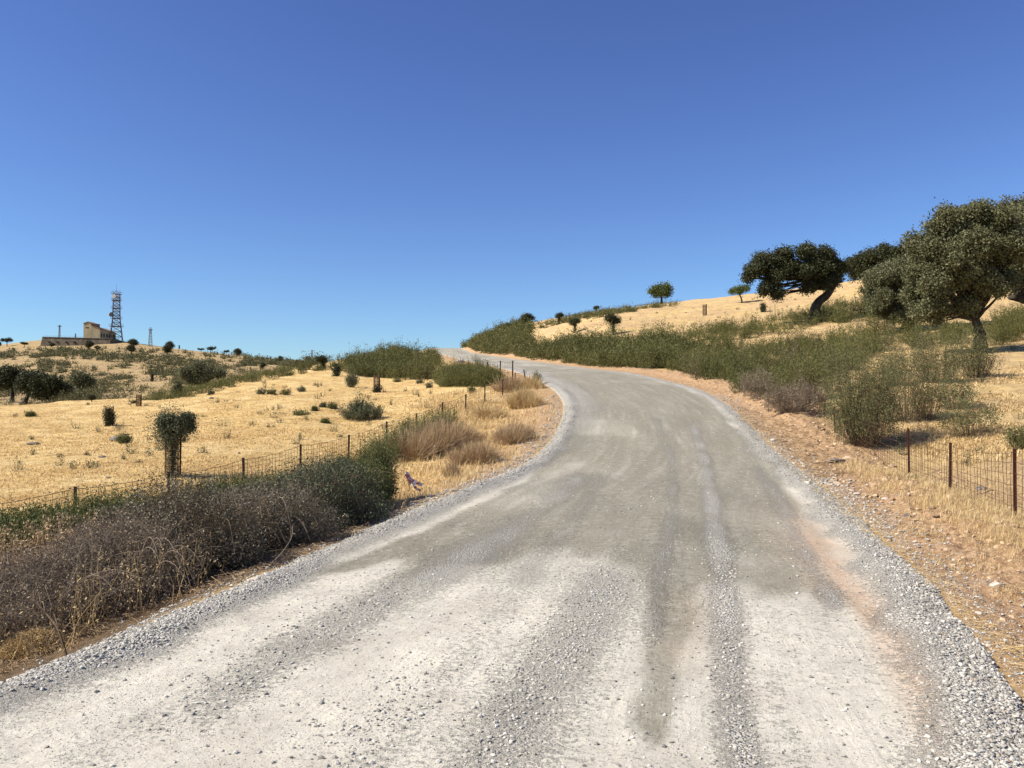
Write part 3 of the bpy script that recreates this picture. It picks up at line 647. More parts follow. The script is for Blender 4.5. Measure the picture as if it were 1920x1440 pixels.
pxtree('holm_oak', 1530, 70, [(1528, 582), (1533, 566), (1556, 552), (1562, 535), (1556, 515)], 10,
       [(1412, 508, 16), (1436, 490, 23), (1472, 482, 22), (1508, 477, 20), (1550, 480, 22), (1572, 500, 22), (1530, 505, 24), (1490, 508, 23), (1452, 518, 20), (1432, 545, 12), (1456, 552, 13), (1548, 530, 18), (1404, 520, 10), (1520, 538, 12), (1565, 522, 14)],
       80000, .19, 'oak_dark', 'dark holm oak with bent trunk and lopsided crown leaning to the left', GO, cs=.86)
pxtree('holm_oak', 1705, 58, [(1702, 590), (1698, 570)], 10,
       [(1644, 522, 22), (1680, 512, 28), (1652, 550, 26), (1694, 545, 32), (1728, 560, 24), (1690, 578, 20), (1650, 575, 16), (1672, 592, 15), (1712, 594, 16), (1718, 505, 28), (1735, 475, 24)], 90000, .17, 'oak', 'grey-green holm oak with low hanging crown directly left of the nearest oak', GO)
pxtree('holm_oak', 1630, 92, [(1630, 545), (1628, 525)], 8,
       [(1598, 500, 15), (1622, 488, 18), (1655, 474, 17), (1680, 480, 16), (1606, 512, 15), (1640, 500, 20), (1668, 500, 18)], 28000, .25, 'oak_dark', 'dark rounded oak standing farther back between the two crowns', GO)
pxtree('holm_oak', 1990, 46, [(1985, 600), (1960, 575), (1925, 562), (1898, 556)], 11,
       [(1905, 392, 26), (1935, 425, 42), (1945, 490, 48), (1912, 505, 26), (1980, 440, 50), (2010, 500, 50), (2030, 430, 50), (1965, 380, 35), (1990, 540, 35)], 100000, .17, 'oak', 'holm oak at the right border with a thick bare limb reaching left', GO)
# generic small trees, built once in unit size and copied
def small_proto(kind, seed):
    global rng
    keep = rng; rng = np.random.default_rng(seed)
    mbt = MB(); mbc = MB()
    if kind == 'round':
        cl = [(d_[0] * .27, d_[1] * .27, .60 + d_[2] * .22, rng.uniform(.15, .21)) for d_ in rdir(20)] + [(0, 0, .6, .2)]
        mbt.tube([(0, 0, -.03), (.01, .01, .2), (-.01, 0, .42), (.02, 0, .6)], [.05, .04, .035, .02], 7); nl, L = 5500, .055
    elif kind == 'flat':
        cl = [(rng.uniform(-.42, .42), rng.uniform(-.4, .4), rng.uniform(.60, .80), rng.uniform(.16, .21)) for _ in range(16)]
        mbt.tube([(0, 0, -.03), (.03, .01, .2), (-.02, 0, .45), (.0, 0, .62)], [.05, .04, .04, .02], 7); nl, L = 5500, .055
    else:                     # pollard-like sapling: thick shaggy stem, small head
        cl = [(rng.uniform(-.2, .2), rng.uniform(-.2, .2), rng.uniform(.62, .86), rng.uniform(.13, .20)) for _ in range(10)] + [(rng.normal(0, .02), rng.normal(0, .02), z, .07) for z in np.linspace(.1, .6, 7)]
        mbt.tube([(0, 0, -.03), (.02, .01, .2), (-.02, 0, .45), (.0, 0, .7)], [.045, .035, .03, .02], 7); nl, L = 5500, .05
    for x, y, z, r in cl:
        mbt.tube(bez(np.array([0, 0, .42]), np.array([x * .4, y * .4, z * .9]), np.array([x, y, z]), 5), np.linspace(.018, .004, 5), 4)
    blobs_leaves(mbc, cl, nl, L, L * .6); rng = keep
    return mbt, mbc
protos = {}
def small_tree(px, py, wpx, hpx, kind, mat, label, group, name='small_tree', yu=None, tilt=0, wide=None):
    b = gp(px, yu) if yu else hit(px, py)
    key = (kind, mat)
    if key not in protos:
        t_, c_ = small_proto(kind, 11 + len(protos) * 5)
        out = []
        for nm, mb_, mt in (('trunk', t_, M['bark']), ('crown', c_, M[mat])):
            V, Q, T, A = mb_.get(); me = new_mesh(nm, V, Q, T, {'v': A}, nm == 'trunk'); me.materials.append(mt); out.append(me)
        protos[key] = out
    h = hpx / ppm(b); ref = {'round': .82, 'flat': 1.02, 'sap': .6}[kind]; w_ = wpx / ppm(b) / ref
    e = empty(name, b, label, 'tree', group); e.scale = (w_, w_, h); e.rotation_euler = (0, tilt, rng.random() * 6.28 if abs(tilt) < .01 else 0)
    for nm, me in zip(('trunk', 'crown'), protos[key]):
        o = bpy.data.objects.new(nm, me); scene.collection.objects.link(o); o.parent = e
    return e
GS = 'small round trees on the far hill and its skyline'
for a in [(13, 650, 17, 17, 'flat', 'second tree from the left border on the far skyline'), (-2, 652, 12, 12, 'round', 'tree cut by the left border on the far skyline'),
          (46, 651, 13, 11, 'flat', 'low tree just left of the stone platform on the skyline'), (97, 651, 13, 9, 'round', 'dark low tree against the left part of the stone platform'),
          (166, 657, 20, 18, 'round', 'round tree in front of the stone platform below the gable'), (183, 658, 12, 10, 'round', 'low bushy tree right beside the round tree before the platform'),
          (247, 663, 21, 18, 'round', 'front tree of the pair at the right end of the platform'), (250, 652, 19, 17, 'round', 'rear tree of the pair at the right end of the platform'),
          (313, 665, 20, 20, 'round', 'front tree of the clustered pair right of the metal pylon'), (319, 658, 17, 18, 'round', 'rear taller tree of the clustered pair right of the metal pylon'),
          (377, 660, 11, 8, 'flat', 'tiny tree first in the skyline row right of the pair'), (395, 664, 15, 15, 'flat', 'second and wider tree of the descending skyline row'),
          (425, 666, 9, 10, 'flat', 'smallest tree in the descending skyline row'), (446, 669, 15, 16, 'round', 'fourth tree of the descending skyline row with a clear stem'),
          (525, 680, 13, 13, 'round', 'lone tree between the skyline row and the near ridge'), (557, 684, 11, 11, 'flat', 'small tree left of the pole on the near ridge'),
          (577, 684, 15, 16, 'round', 'tree touching the left side of the pole'), (492, 694, 13, 14, 'round', 'small tree on the slope below the skyline row')]:
    small_tree(a[0], a[1], a[2], a[3], a[4], 'oak_dark', a[5], GS)
GM = 'oaks in the hollow behind the straw field'
pxtree('oak_tree', 23, 92, [(24, 735), (20, 722)], 3.2, [(8, 700, 14), (28, 702, 16), (45, 708, 12), (0, 712, 14), (20, 718, 14), (40, 720, 9)], 16000, .24, 'oak_dark', 'dark oak with straight trunk at the left border in the hollow', GM)
pxtree('oak_tree', 44, 84, [(46, 758), (52, 742), (66, 732)], 5.5, [(55, 722, 15), (80, 715, 17), (105, 718, 14), (118, 728, 11), (72, 734, 13), (95, 738, 12), (60, 706, 9)], 20000, .24, 'oak_dark', 'wide dark oak with a leaning dark trunk in the hollow', GM)
pxtree('oak_tree', 155, 105, [(155, 735), (153, 722)], 1.6, [(145, 710, 8), (158, 708, 8), (168, 716, 7), (150, 722, 6)], 5000, .26, 'oak', 'thin open crowned tree right of the wide dark oak', GM)
pxtree('oak_tree', 377, 108, [(378, 712), (376, 705)], 2.6, [(355, 700, 12), (372, 690, 13), (390, 698, 12), (362, 712, 9), (382, 712, 11), (408, 701, 10)], 18000, .24, 'oak', 'broad bushy tree alone on the slope below the pylon', GM)
small_tree(172, 752, 16, 14, 'round', 'oak_dark', 'small dark tree at the foot of the slope right of the open crowned tree', GM)
GR = 'young trees on the right hill skyline and slope'
small_tree(1240, 571, 43, 45, 'round', 'oak_green', 'bright green round tree alone on the right hill skyline', GR)
small_tree(1391, 567, 36, 36, 'flat', 'oak_green', 'small tree with leaning stem left of the lopsided dark oak', GR, tilt=-.22)
small_tree(1150, 629, 30, 42, 'sap', 'oak_dark', 'shaggy stemmed young tree on bare straw, larger of two neighbours', GR)
small_tree(1078, 622, 20, 28, 'sap', 'oak_dark', 'shaggy stemmed young tree on bare straw, smaller of two neighbours', GR)
small_tree(989, 610, 26, 24, 'round', 'oak_dark', 'dark round tree on the skyline above the road crest', GR)
small_tree(950, 618, 11, 18, 'sap', 'oak_dark', 'thin little tree on the skyline left of the dark round tree', GR)
small_tree(1048, 607, 16, 23, 'sap', 'oak_dark', 'narrow upright young tree on the skyline right of the dark round tree', GR)
small_tree(1118, 588, 11, 15, 'sap', 'oak_dark', 'tiny top heavy tree on the skyline between two scrub patches', GR)
small_tree(606, 694, 24, 28, 'sap', 'oak_dark', 'dark shaggy young tree on the left ridge by the pole', None)

# ---- sapling in its wire guard, by the left fence
def guard(px, py, yu, wpx, hpx, label, filled=None, matf='oak_dark'):
    b = gp(px, yu); k = 1 / ppm(b); w_ = wpx * k / 2; h = hpx * k
    e = empty('tree_guard', b, label, 'tree guard', 'wire cylinders protecting young trees')
    mb = MB(); nv = 12
    for i in range(nv):
        a = i / nv * 2 * pi; mb.tube([b + (w_ * cos(a), w_ * sin(a), -.05), b + (w_ * cos(a) * .98, w_ * sin(a) * 1.02, h)], .004 + .0002 * b[1], 4)
    for z in np.arange(0.05, h, .17):
        mb.tube([b + (w_ * cos(a), w_ * sin(a), z) for a in np.linspace(0, 2 * pi, 13)], .003 + .00016 * b[1], 3, cap=False)
    mb.build('wire_mesh', M['wire'], e, b)
    mb = MB(); mb.tube([b + (w_ * 1.05, 0, -.1), b + (w_ * 1.1, 0, h * 1.04)], .012 + .0003 * b[1], 5); mb.build('stake', M['darkpost'], e, b)
    if filled:
        mb = MB(); cl = [(b[0] + rng.normal(0, w_ * .2), b[1], b[2] + z, w_ * .85) for z in np.arange(w_ * .5, h * filled, w_ * .8)]
        blobs_leaves(mb, cl, 2600, .05 + .001 * b[1], .03 + .0006 * b[1]); t_ = MB(); t_.tube([b, b + (0, 0, h * filled)], [.03, .02], 5)
        f = empty('young_oak', b, 'young dark leaved oak ' + label.split('|')[-1], 'tree', 'young trees growing inside wire guards')
        t_.build('trunk', M['bark'], f, b); mb.build('crown', M[matf], f, b)
    return e
guard(206, 792, 33, 12, 36, 'wire guard full of dark leaves in the left part of the straw field')
b = gp(206, 33); 
def fill(b, w_, h, top, n, L, label, mat='oak_dark'):
    f = empty('young_oak', b, label, 'tree', 'young trees growing inside wire guards'); mb = MB()
    cl = [(b[0] + rng.normal(0, w_ * .15), b[1] + rng.normal(0, w_ * .15), b[2] + z, w_ * .95) for z in np.arange(w_ * .4, h, w_ * .7)]
    blobs_leaves(mb, cl, n, L, L * .55)
    t_ = MB(); t_.tube([b - (0, 0, .05), b + (0.01, 0, h * .5), b + (0, 0, h)], [w_ * .3, w_ * .22, w_ * .1], 6)
    for c in top: t_.tube(bez(b + (0, 0, h * .6), (b + (0, 0, h) + c[:3]) / 2, c[:3], 6), np.linspace(w_ * .13, .006, 6), 5)
    if top: blobs_leaves(mb, [(c[0], c[1], c[2], c[3] * 1.35) for c in top], n * 5, L, L * .55, .3)
    t_.build('trunk', M['bark'], f, b, True); mb.build('crown', M[mat], f, b); return f
fill(b, 4.5 / ppm(b), 28 / ppm(b), [], 1500, .09, 'dark leaved young oak filling its guard in the left straw field')
guard(260, 770, 42, 9, 22, 'empty wire guard upslope of the leaf filled guard')
guard(706, 743, 48, 11, 33, 'wire guard with leaves only at its foot below the left scrub hill')
b = gp(706, 48); fill(b, 4.5 / ppm(b), 10 / ppm(b), [], 900, .10, 'stub of a young oak at the foot of its guard')
guard(1322, 590, 92, 7, 20, 'empty wire guard on the bare right slope')
guard(325, 905, 16.9, 27, 75, 'dark wire guard around the bushy headed young oak behind the left fence')
b = gp(325, 16.9); k = 1 / ppm(b); fy = float(proj(*b)[1])
tops = [np.array([b[0] + (x - 322) * k, b[1] + dy * k, b[2] + (fy - y) * k, r * k]) for x, y, r, dy in
        [(298, 797, 13, 5), (312, 790, 14, -12), (330, 788, 14, 12), (348, 786, 12, 0), (305, 812, 13, 14), (322, 810, 16, 0), (340, 808, 14, -10), (352, 800, 9, 8), (318, 828, 12, 4), (333, 828, 10, -5), (292, 805, 8, 0), (322, 850, 10, 0), (356, 778, 6, 2), (345, 822, 8, 3)]]
fo = fill(b, 13 * k, 95 * k, tops[1:9:2], 2200, .042, 'bushy headed young oak rising from its guard behind the left fence', 'darkleaf')
ob, ok_ = b, k
# ivy covered stumps
def stump(px, py, wpx, hpx, label, yu=None):
    b = gp(px, yu) if yu else hit(px, py); k = 1 / ppm(b); e = empty('stump', b, label, 'tree stump', 'dark leafy stumps')
    mb = MB(); mb.tube([b - (0, 0, .1), b + (.02, 0, hpx * k * .5), b + (0, 0, hpx * k)], wpx * k * .36, 8); mb.build('trunk', M['bark'], e, b, True)
    mb = MB(); blobs_leaves(mb, [(b[0], b[1], b[2] + z, wpx * k * .6) for z in np.linspace(.2, .9, 4) * hpx * k], 1500, .12, .07); mb.build('crown', M['oak_dark'], e, b)
stump(334, 742, 8, 20, 'dark leafy stump on the crest of the straw field')
stump(631, 706, 10, 20, 'dark leafy stump on the left ridge')
stump(1431, 585, 7, 15, 'short dark stump left of the dark oak trunk')
stump(285, 716, 5, 14, 'little dark stump on the far slope')
stump(336, 655, 3, 8, 'tiny dark stump on the far skyline')

# ---- shrubs
def shrub_mesh(b, rx, h, ns, nl, L, W, twigw, spread=.6, low=.25, upright=1., mb=None, mt=None, jit=.06, fac=None):
    """many stems fanning from the foot, leaves along their upper part"""
    mb = mb or MB(); mt = mt or MB()
    a = rng.random(ns) * 2 * pi; q = np.sqrt(rng.random(ns)); ex_ = rx * q
    hh = h * (1 - .35 * q ** 2) * rng.uniform(.45, 1.1, ns)
    P0 = b + np.stack([np.cos(a) * ex_ * .45, np.sin(a) * ex_ * .45, -.03 + 0 * a], 1)
    P2 = b + np.stack([np.cos(a) * ex_, np.sin(a) * ex_, hh], 1) + rng.normal(0, jit * h, (ns, 3)) * np.array([1, 1, .3])
    P1 = (P0 + P2) / 2 + np.stack([np.cos(a), np.sin(a), 0 * a], 1) * (ex_ * .18)[:, None]
    V, Q = ribbons(P0, P1, P2, twigw); mt.add(V, Q)
    g = rng.integers(0, max(3, nl // 6), nl); i = rng.integers(0, ns, nl)[g]; t = np.clip((low + (1.04 - low) * rng.random(nl) ** .75)[g] + rng.normal(0, .03, nl), 0, 1.08)[:, None]; gj = (rng.normal(0, jit * h * 1.1, (nl, 3)))[g]
    C = (1 - t) ** 2 * P0[i] + 2 * t * (1 - t) * P1[i] + t * t * P2[i] + gj + rng.normal(0, L * .8, (nl, 3))
    C[:, 2] = np.maximum(C[:, 2], b[2] + .02)
    av = np.clip(rng.normal(.45, .17, nl)[g] + rng.normal(0, .12, nl), 0, 1)
    V, Q, A = leaves(C, unit(unit(P2[i] - P1[i]) * upright * .5 + rdir(nl) * .9), L * rng.uniform(.6, 1.3, nl), W * rng.uniform(.7, 1.2, nl), av)
    mb.add(V, Q, None, A); return mb, mt
def shrub(px, py, wpx, hpx, label, mat='cistus', group=None, n=4500, L=.05, name='shrub', yu=None, twig='twig', parts=True, low=.25, ns=None, spires=()):
    b = gp(px, yu) if yu else hit(px, py); k = 1 / ppm(b); dist = b[1]
    e = empty(name, b, label, 'shrub', group)
    tw = .002 + .00009 * dist
    mb, mt = shrub_mesh(b, wpx * k / 2, hpx * k, ns or int(60 + n / 60), n, L, L * .5, tw, low=low)
    for dx, hp in spires:
        bb = b + np.array([dx * k, rng.normal(0, .1), 0]); shrub_mesh(bb, wpx * k * .12, hp * k, 14, n // 8, L, L * .5, tw, low=low, mb=mb, mt=mt)
    mt.build('stems', M[twig], e, b); mb.build('foliage', M[mat], e, b); return e
GB = 'separate shrubs growing along the right fence'
shrub(1618, 884, 118, 180, 'largest grey-green shrub standing in the right fence line', 'cistus', GB, 20000, .045, spires=[(-45, 200), (-12, 220), (20, 195), (52, 205)], yu=22, ns=420)
shrub(1700, 880, 105, 150, 'grey-green shrub half hidden behind the nearer rusty fence posts', 'cistus', GB, 4600, .05, yu=24, spires=[(20, 160), (-30, 140)])
shrub(1815, 865, 100, 85, 'sparse pale shrub behind the second rusty post', 'cistus', GB, 4200, .05, yu=21.5, low=.35)
shrub(1755, 808, 110, 100, 'yellow-green shrub of the upper pair on the right slope', 'cistus', GB, 8000, .055, yu=30, spires=[(-20, 125), (30, 118)])
shrub(1830, 790, 85, 95, 'right shrub of the upper pair casting shade to its right', 'cistus', GB, 6500, .055, yu=31, spires=[(10, 105), (-20, 95)])
shrub(1790, 830, 75, 80, 'airy pale green shrub between the upper pair and the fence', 'cistus', GB, 3200, .05, yu=25, low=.3, spires=[(-15, 95)])
shrub(1676, 790, 60, 95, 'narrow upright shrub behind the largest shrub', 'cistus', GB, 5000, .055, yu=30)
shrub(1560, 765, 60, 85, 'thin open shrub with straw showing behind it', 'cistus', GB, 2600, .055, yu=31, low=.4)
shrub(1738, 850, 70, 95, 'dense shrub directly behind the middle rusty post', 'cistus', GB, 2800, .05, yu=24)
shrub(1912, 870, 50, 45, 'low green shrub at the right border behind the fence', 'weed', GB, 2200, .05, yu=19)
shrub(1488, 812, 105, 62, 'brown half dead shrub at the end of the scrub band', 'deadleaf', GB, 8000, .045, yu=27, low=.15, twig='greytwig', ns=260, spires=[(-50, 48), (-30, 70), (18, 82), (48, 66), (62, 45)])
shrub(1420, 775, 70, 55, 'greyish twiggy shrub nearest the bend of the road', 'deadleaf', GB, 3500, .045, yu=31, low=.15, twig='greytwig', ns=110, spires=[(-25, 50), (22, 62)])
shrub(1510, 765, 90, 85, 'green shrub leaning over the brown one', 'scrub', GB, 10000, .06, yu=30)
GL = 'separate shrubs in the straw field'
shrub(677, 793, 84, 32, 'dark low shrub with a tall spire in the straw field', 'darkleaf', GL, 7000, .06, yu=31, spires=[(-2, 58), (6, 50), (-8, 45)])
shrub(659, 727, 22, 34, 'narrow dark shrub below the left scrub hill', 'darkleaf', GL, 2500, .08)
shrub(233, 832, 24, 20, 'small green shrub at the right side of a dark rock', 'weed', GL, 1500, .05)
for i, (x, y, w_, h_, tx) in enumerate([(490, 742, 20, 12, 'leftmost small tuft of the upper row in the straw field'), (510, 741, 16, 10, 'second small tuft of the upper row'), (535, 739, 22, 13, 'widest small tuft of the upper row'),
        (566, 734, 16, 11, 'rightmost small tuft of the upper row'), (565, 777, 32, 12, 'broad low tuft above the sapling in open straw'), (590, 771, 12, 8, 'little tuft right of the broad low tuft'), (605, 766, 10, 8, 'tiny round tuft near the tall spired shrub'),
        (624, 768, 18, 12, 'green tuft left of the tall spired shrub'), (610, 795, 12, 7, 'low tuft left of the foot of the spired shrub'), (395, 740, 14, 9, 'small tuft near the crest beside the small dark rock'),
        (56, 782, 18, 9, 'low green tuft nearest the hollow at left'), (252, 757, 8, 6, 'tiny tuft near the empty guard'), (787, 722, 16, 12, 'tuft at the foot of the left scrub hill near its middle'), (745, 718, 18, 10, 'tuft below the left part of the scrub hill'),
        (885, 736, 12, 10, 'tuft just under the green clump by the fence corner'), (805, 728, 16, 13, 'tuft between scrub hill and green clump')]):
    shrub(x, y, w_, h_, tx, 'weed' if i % 3 else 'darkleaf', 'small green tufts dotted over the straw field', 700, .07, 'tuft', low=.05)
shrub(1006, 722, 22, 26, 'single green shrub at the inner gravel edge of the bend', 'cistus', None, 1500, .05, yu=37.5)

mb, mt = MB(), MB(); k = ok_
for hz, rw, hh_ in ((50, 24, 66), (66, 31, 54), (80, 26, 44)):
    shrub_mesh(ob + np.array([(6 if hz > 60 else -7) * k, rng.normal(0, .05), hz * k]), rw * k, hh_ * k * 1.05, 30, 2300, .042, .022, .004, low=.25, mb=mb, mt=mt, jit=.14)
mt.build('branches', M['twig'], fo, ob); mb.build('foliage', M['darkleaf'], fo, ob)
# ---- dense scrub (uncountable)
def inany(px, py, polys):
    m_ = np.zeros(len(px), bool)
    for p in polys: m_ |= inpoly(px, py, p)
    return m_
def thicket(name, polys, n, hr, rr_, nl, L, mat, label, rrange, tr_, mask=None, low=.05, cat='scrub'):
    x, y = scatter_polar(n, rrange[0] * S, rrange[1] * S, *tr_); z = H(x, y); px, py = proj(x, y, z)
    k = inany(px, py, polys) & (edged(x, y) > .9)
    if mask is not None: k &= mask(x, y, px, py)
    x, y, z = x[k], y[k], z[k]; mb, mt = MB(), MB()
    for i in range(len(x)):
        d = y[i]; m_ = .35 + 1.3 * float(vn(x[i] / 2.6, y[i] / 2.6, 5) + .5); h = rng.uniform(*hr) * m_; r_ = rng.uniform(*rr_)
        nn = int(nl * rng.uniform(.7, 1.2) * min(1.6, max(.35, 60 / d)))
        LL = L * max(.8, d / 60)
        shrub_mesh(np.array([x[i], y[i], z[i]]), r_, h, 14, nn, LL, LL * .45, (.002 + .0001 * d), low=low, mb=mb, mt=mt, jit=.07)
    V, Q, T, A = mt.get(); mb.add(V, Q, None, .0 + 0 * A)
    print(name, len(x), mb.n)
    return tag(mb.build(name, M[mat]), kind='stuff', label=label, cat=cat)
R1 = [(862, 656), (895, 652), (920, 643), (960, 636), (1000, 648), (1080, 652), (1160, 655), (1250, 652), (1320, 648), (1400, 655), (1500, 645), (1560, 640), (1640, 628), (1700, 622), (1840, 620), (1850, 640), (1740, 652), (1700, 656),
      (1640, 665), (1625, 682), (1600, 694), (1560, 705), (1525, 730), (1490, 752), (1430, 756), (1380, 742), (1330, 722), (1290, 704), (1240, 694), (1160, 687), (1060, 677), (960, 667), (900, 661)]
R1b = [(860, 654), (985, 606), (1000, 616), (980, 640), (900, 658)]
R2 = [(1275, 628), (1330, 618), (1420, 612), (1450, 600), (1520, 592), (1640, 585), (1640, 606), (1545, 608), (1470, 628), (1400, 636), (1330, 640), (1280, 638)]
thicket('scrub_thicket', [R1, R1b], 5200, (.8, 1.7), (.5, 1.0), 430, .10, 'scrub', 'dense olive green scrub banked along the right side of the road', (24, 185), (-.08, .52), lambda x, y, a, b: vn(x / 4.5, y / 4.5, 58) < np.where(y < 75, .16, .5))
thicket('bank_scrub', [[(858, 657), (900, 650), (950, 634), (985, 628), (1000, 648), (1080, 650), (1240, 650), (1290, 655), (1290, 700), (1240, 698), (1160, 691), (1060, 681), (960, 670), (900, 663)], R1b], 5200, (1.0, 2.1), (.5, 1.1), 330, .11, 'scrub', 'olive scrub covering the bank up to the road crest', (52, 185), (-.08, .22))
thicket('dry_scrub', [R1], 420, (.7, 1.5), (.35, .7), 260, .07, 'deadleaf', 'greyish dead bushes scattered through the roadside scrub', (26, 120), (-.05, .45), low=.1)
thicket('fresh_scrub', [R1], 420, (.9, 1.7), (.35, .8), 330, .08, 'weed', 'fresher green bushes scattered through the roadside scrub', (26, 120), (-.05, .45))
thicket('upper_scrub', [R2, [(1460, 605), (1560, 575), (1720, 565), (1720, 600), (1600, 606)], [(1860, 600), (1930, 590), (1930, 640), (1860, 650)]], 2300, (.7, 1.6), (.5, 1.0), 330, .09, 'scrub', 'band of olive scrub around the foot of the dark oak', (45, 120), (.15, .56))
thicket('skyline_scrub', [[(985, 612), (1100, 590), (1270, 570), (1275, 580), (1100, 600), (990, 622)]], 1500, (.5, 1.1), (.5, .9), 160, .09, 'scrub', 'thin line of scrub along the right hill skyline', (112, 175), (-.0, .22), lambda x, y, a, b: rng.random(len(x)) < .6)
L1 = [(640, 694), (665, 682), (700, 672), (735, 662), (765, 664), (785, 672), (800, 680), (812, 692), (795, 702), (812, 712), (760, 713), (700, 708), (655, 703)]
thicket('ridge_scrub', [L1], 2600, (.8, 1.9), (.4, .9), 330, .09, 'scrub', 'olive scrub covering the knoll left of the road', (54, 130), (-.25, -.05))
thicket('roadside_scrub', [[(780, 670), (812, 662), (822, 672), (828, 690), (812, 696), (795, 690)]], 900, (.5, 1.0), (.3, .7), 200, .09, 'scrub', 'low scrub between the knoll and the road edge', (60, 150), (-.16, -.06))
thicket('corner_scrub', [[(815, 715), (870, 712), (935, 710), (942, 722), (900, 727), (830, 726)]], 1400, (.7, 1.25), (.35, .6), 420, .07, 'scrub', 'green clump of scrub beside the left fence corner', (38, 58), (-.12, 0))
thicket('crest_scrub', [[(230, 765), (340, 750), (420, 730), (500, 712), (600, 694), (640, 690), (640, 700), (560, 700), (420, 722), (340, 743), (230, 757), (90, 768), (60, 775), (200, 775)], [(170, 775), (420, 718), (560, 692), (640, 684), (640, 690), (420, 728), (230, 764)]],
        1500, (.3, .9), (.3, .8), 170, .09, 'scrub', 'strip of green scrub along the crest of the straw field', (50, 105), (-.52, -.18), lambda x, y, a, b: rng.random(len(x)) < .75)
HP = [[(45, 668), (130, 655), (260, 668), (330, 678), (260, 676), (150, 668), (60, 672)], [(150, 672), (330, 668), (420, 690), (330, 688), (200, 678)], [(275, 690), (330, 680), (330, 706), (280, 704)], [(190, 690), (240, 684), (240, 692), (195, 694)],
      [(320, 705), (360, 700), (360, 722), (325, 722)], [(75, 684), (130, 680), (130, 696), (75, 700)], [(0, 665), (30, 660), (30, 672), (0, 676)], [(330, 690), (400, 676), (400, 690)], [(450, 682), (480, 678), (480, 686), (450, 688)], [(380, 668), (400, 664), (402, 672)],
      [(480, 672), (560, 684), (640, 690), (640, 694), (540, 688), (480, 676)], [(0, 652), (70, 650), (70, 656), (0, 657)], [(200, 708), (240, 704), (240, 712), (200, 714)], [(130, 720), (180, 728), (180, 760), (100, 760)]]
def hs_(x, y, px, py): return rng.random(len(x)) < np.where(inany(px, py, HP), .75, .32 * sstep(-.05, .4, fbm(x / 14, y / 22, 45, 3)) + .04)
thicket('hill_scrub', [[(-40, 640), (640, 676), (660, 700), (400, 740), (200, 775), (-40, 790)]], 9500, (.4, 1.5), (.5, 1.6), 130, .13, 'scrub_far', 'scattered olive scrub over the far hillside', (85, 430), (-.60, -.16), hs_)

thicket('field_weeds', [[(1000, 600), (1920, 500), (1920, 900), (1700, 900), (1500, 720), (1200, 660)], [(640, 700), (990, 720), (900, 800), (500, 860), (0, 900), (0, 780), (400, 730)]], 1500, (.12, .40), (.08, .28), 60, .05, 'darkleaf', 'small scattered weeds poking out of the dry fields', (16, 130), (-.55, .55), lambda x, y, a, b: rng.random(len(x)) < .28, cat='weeds')
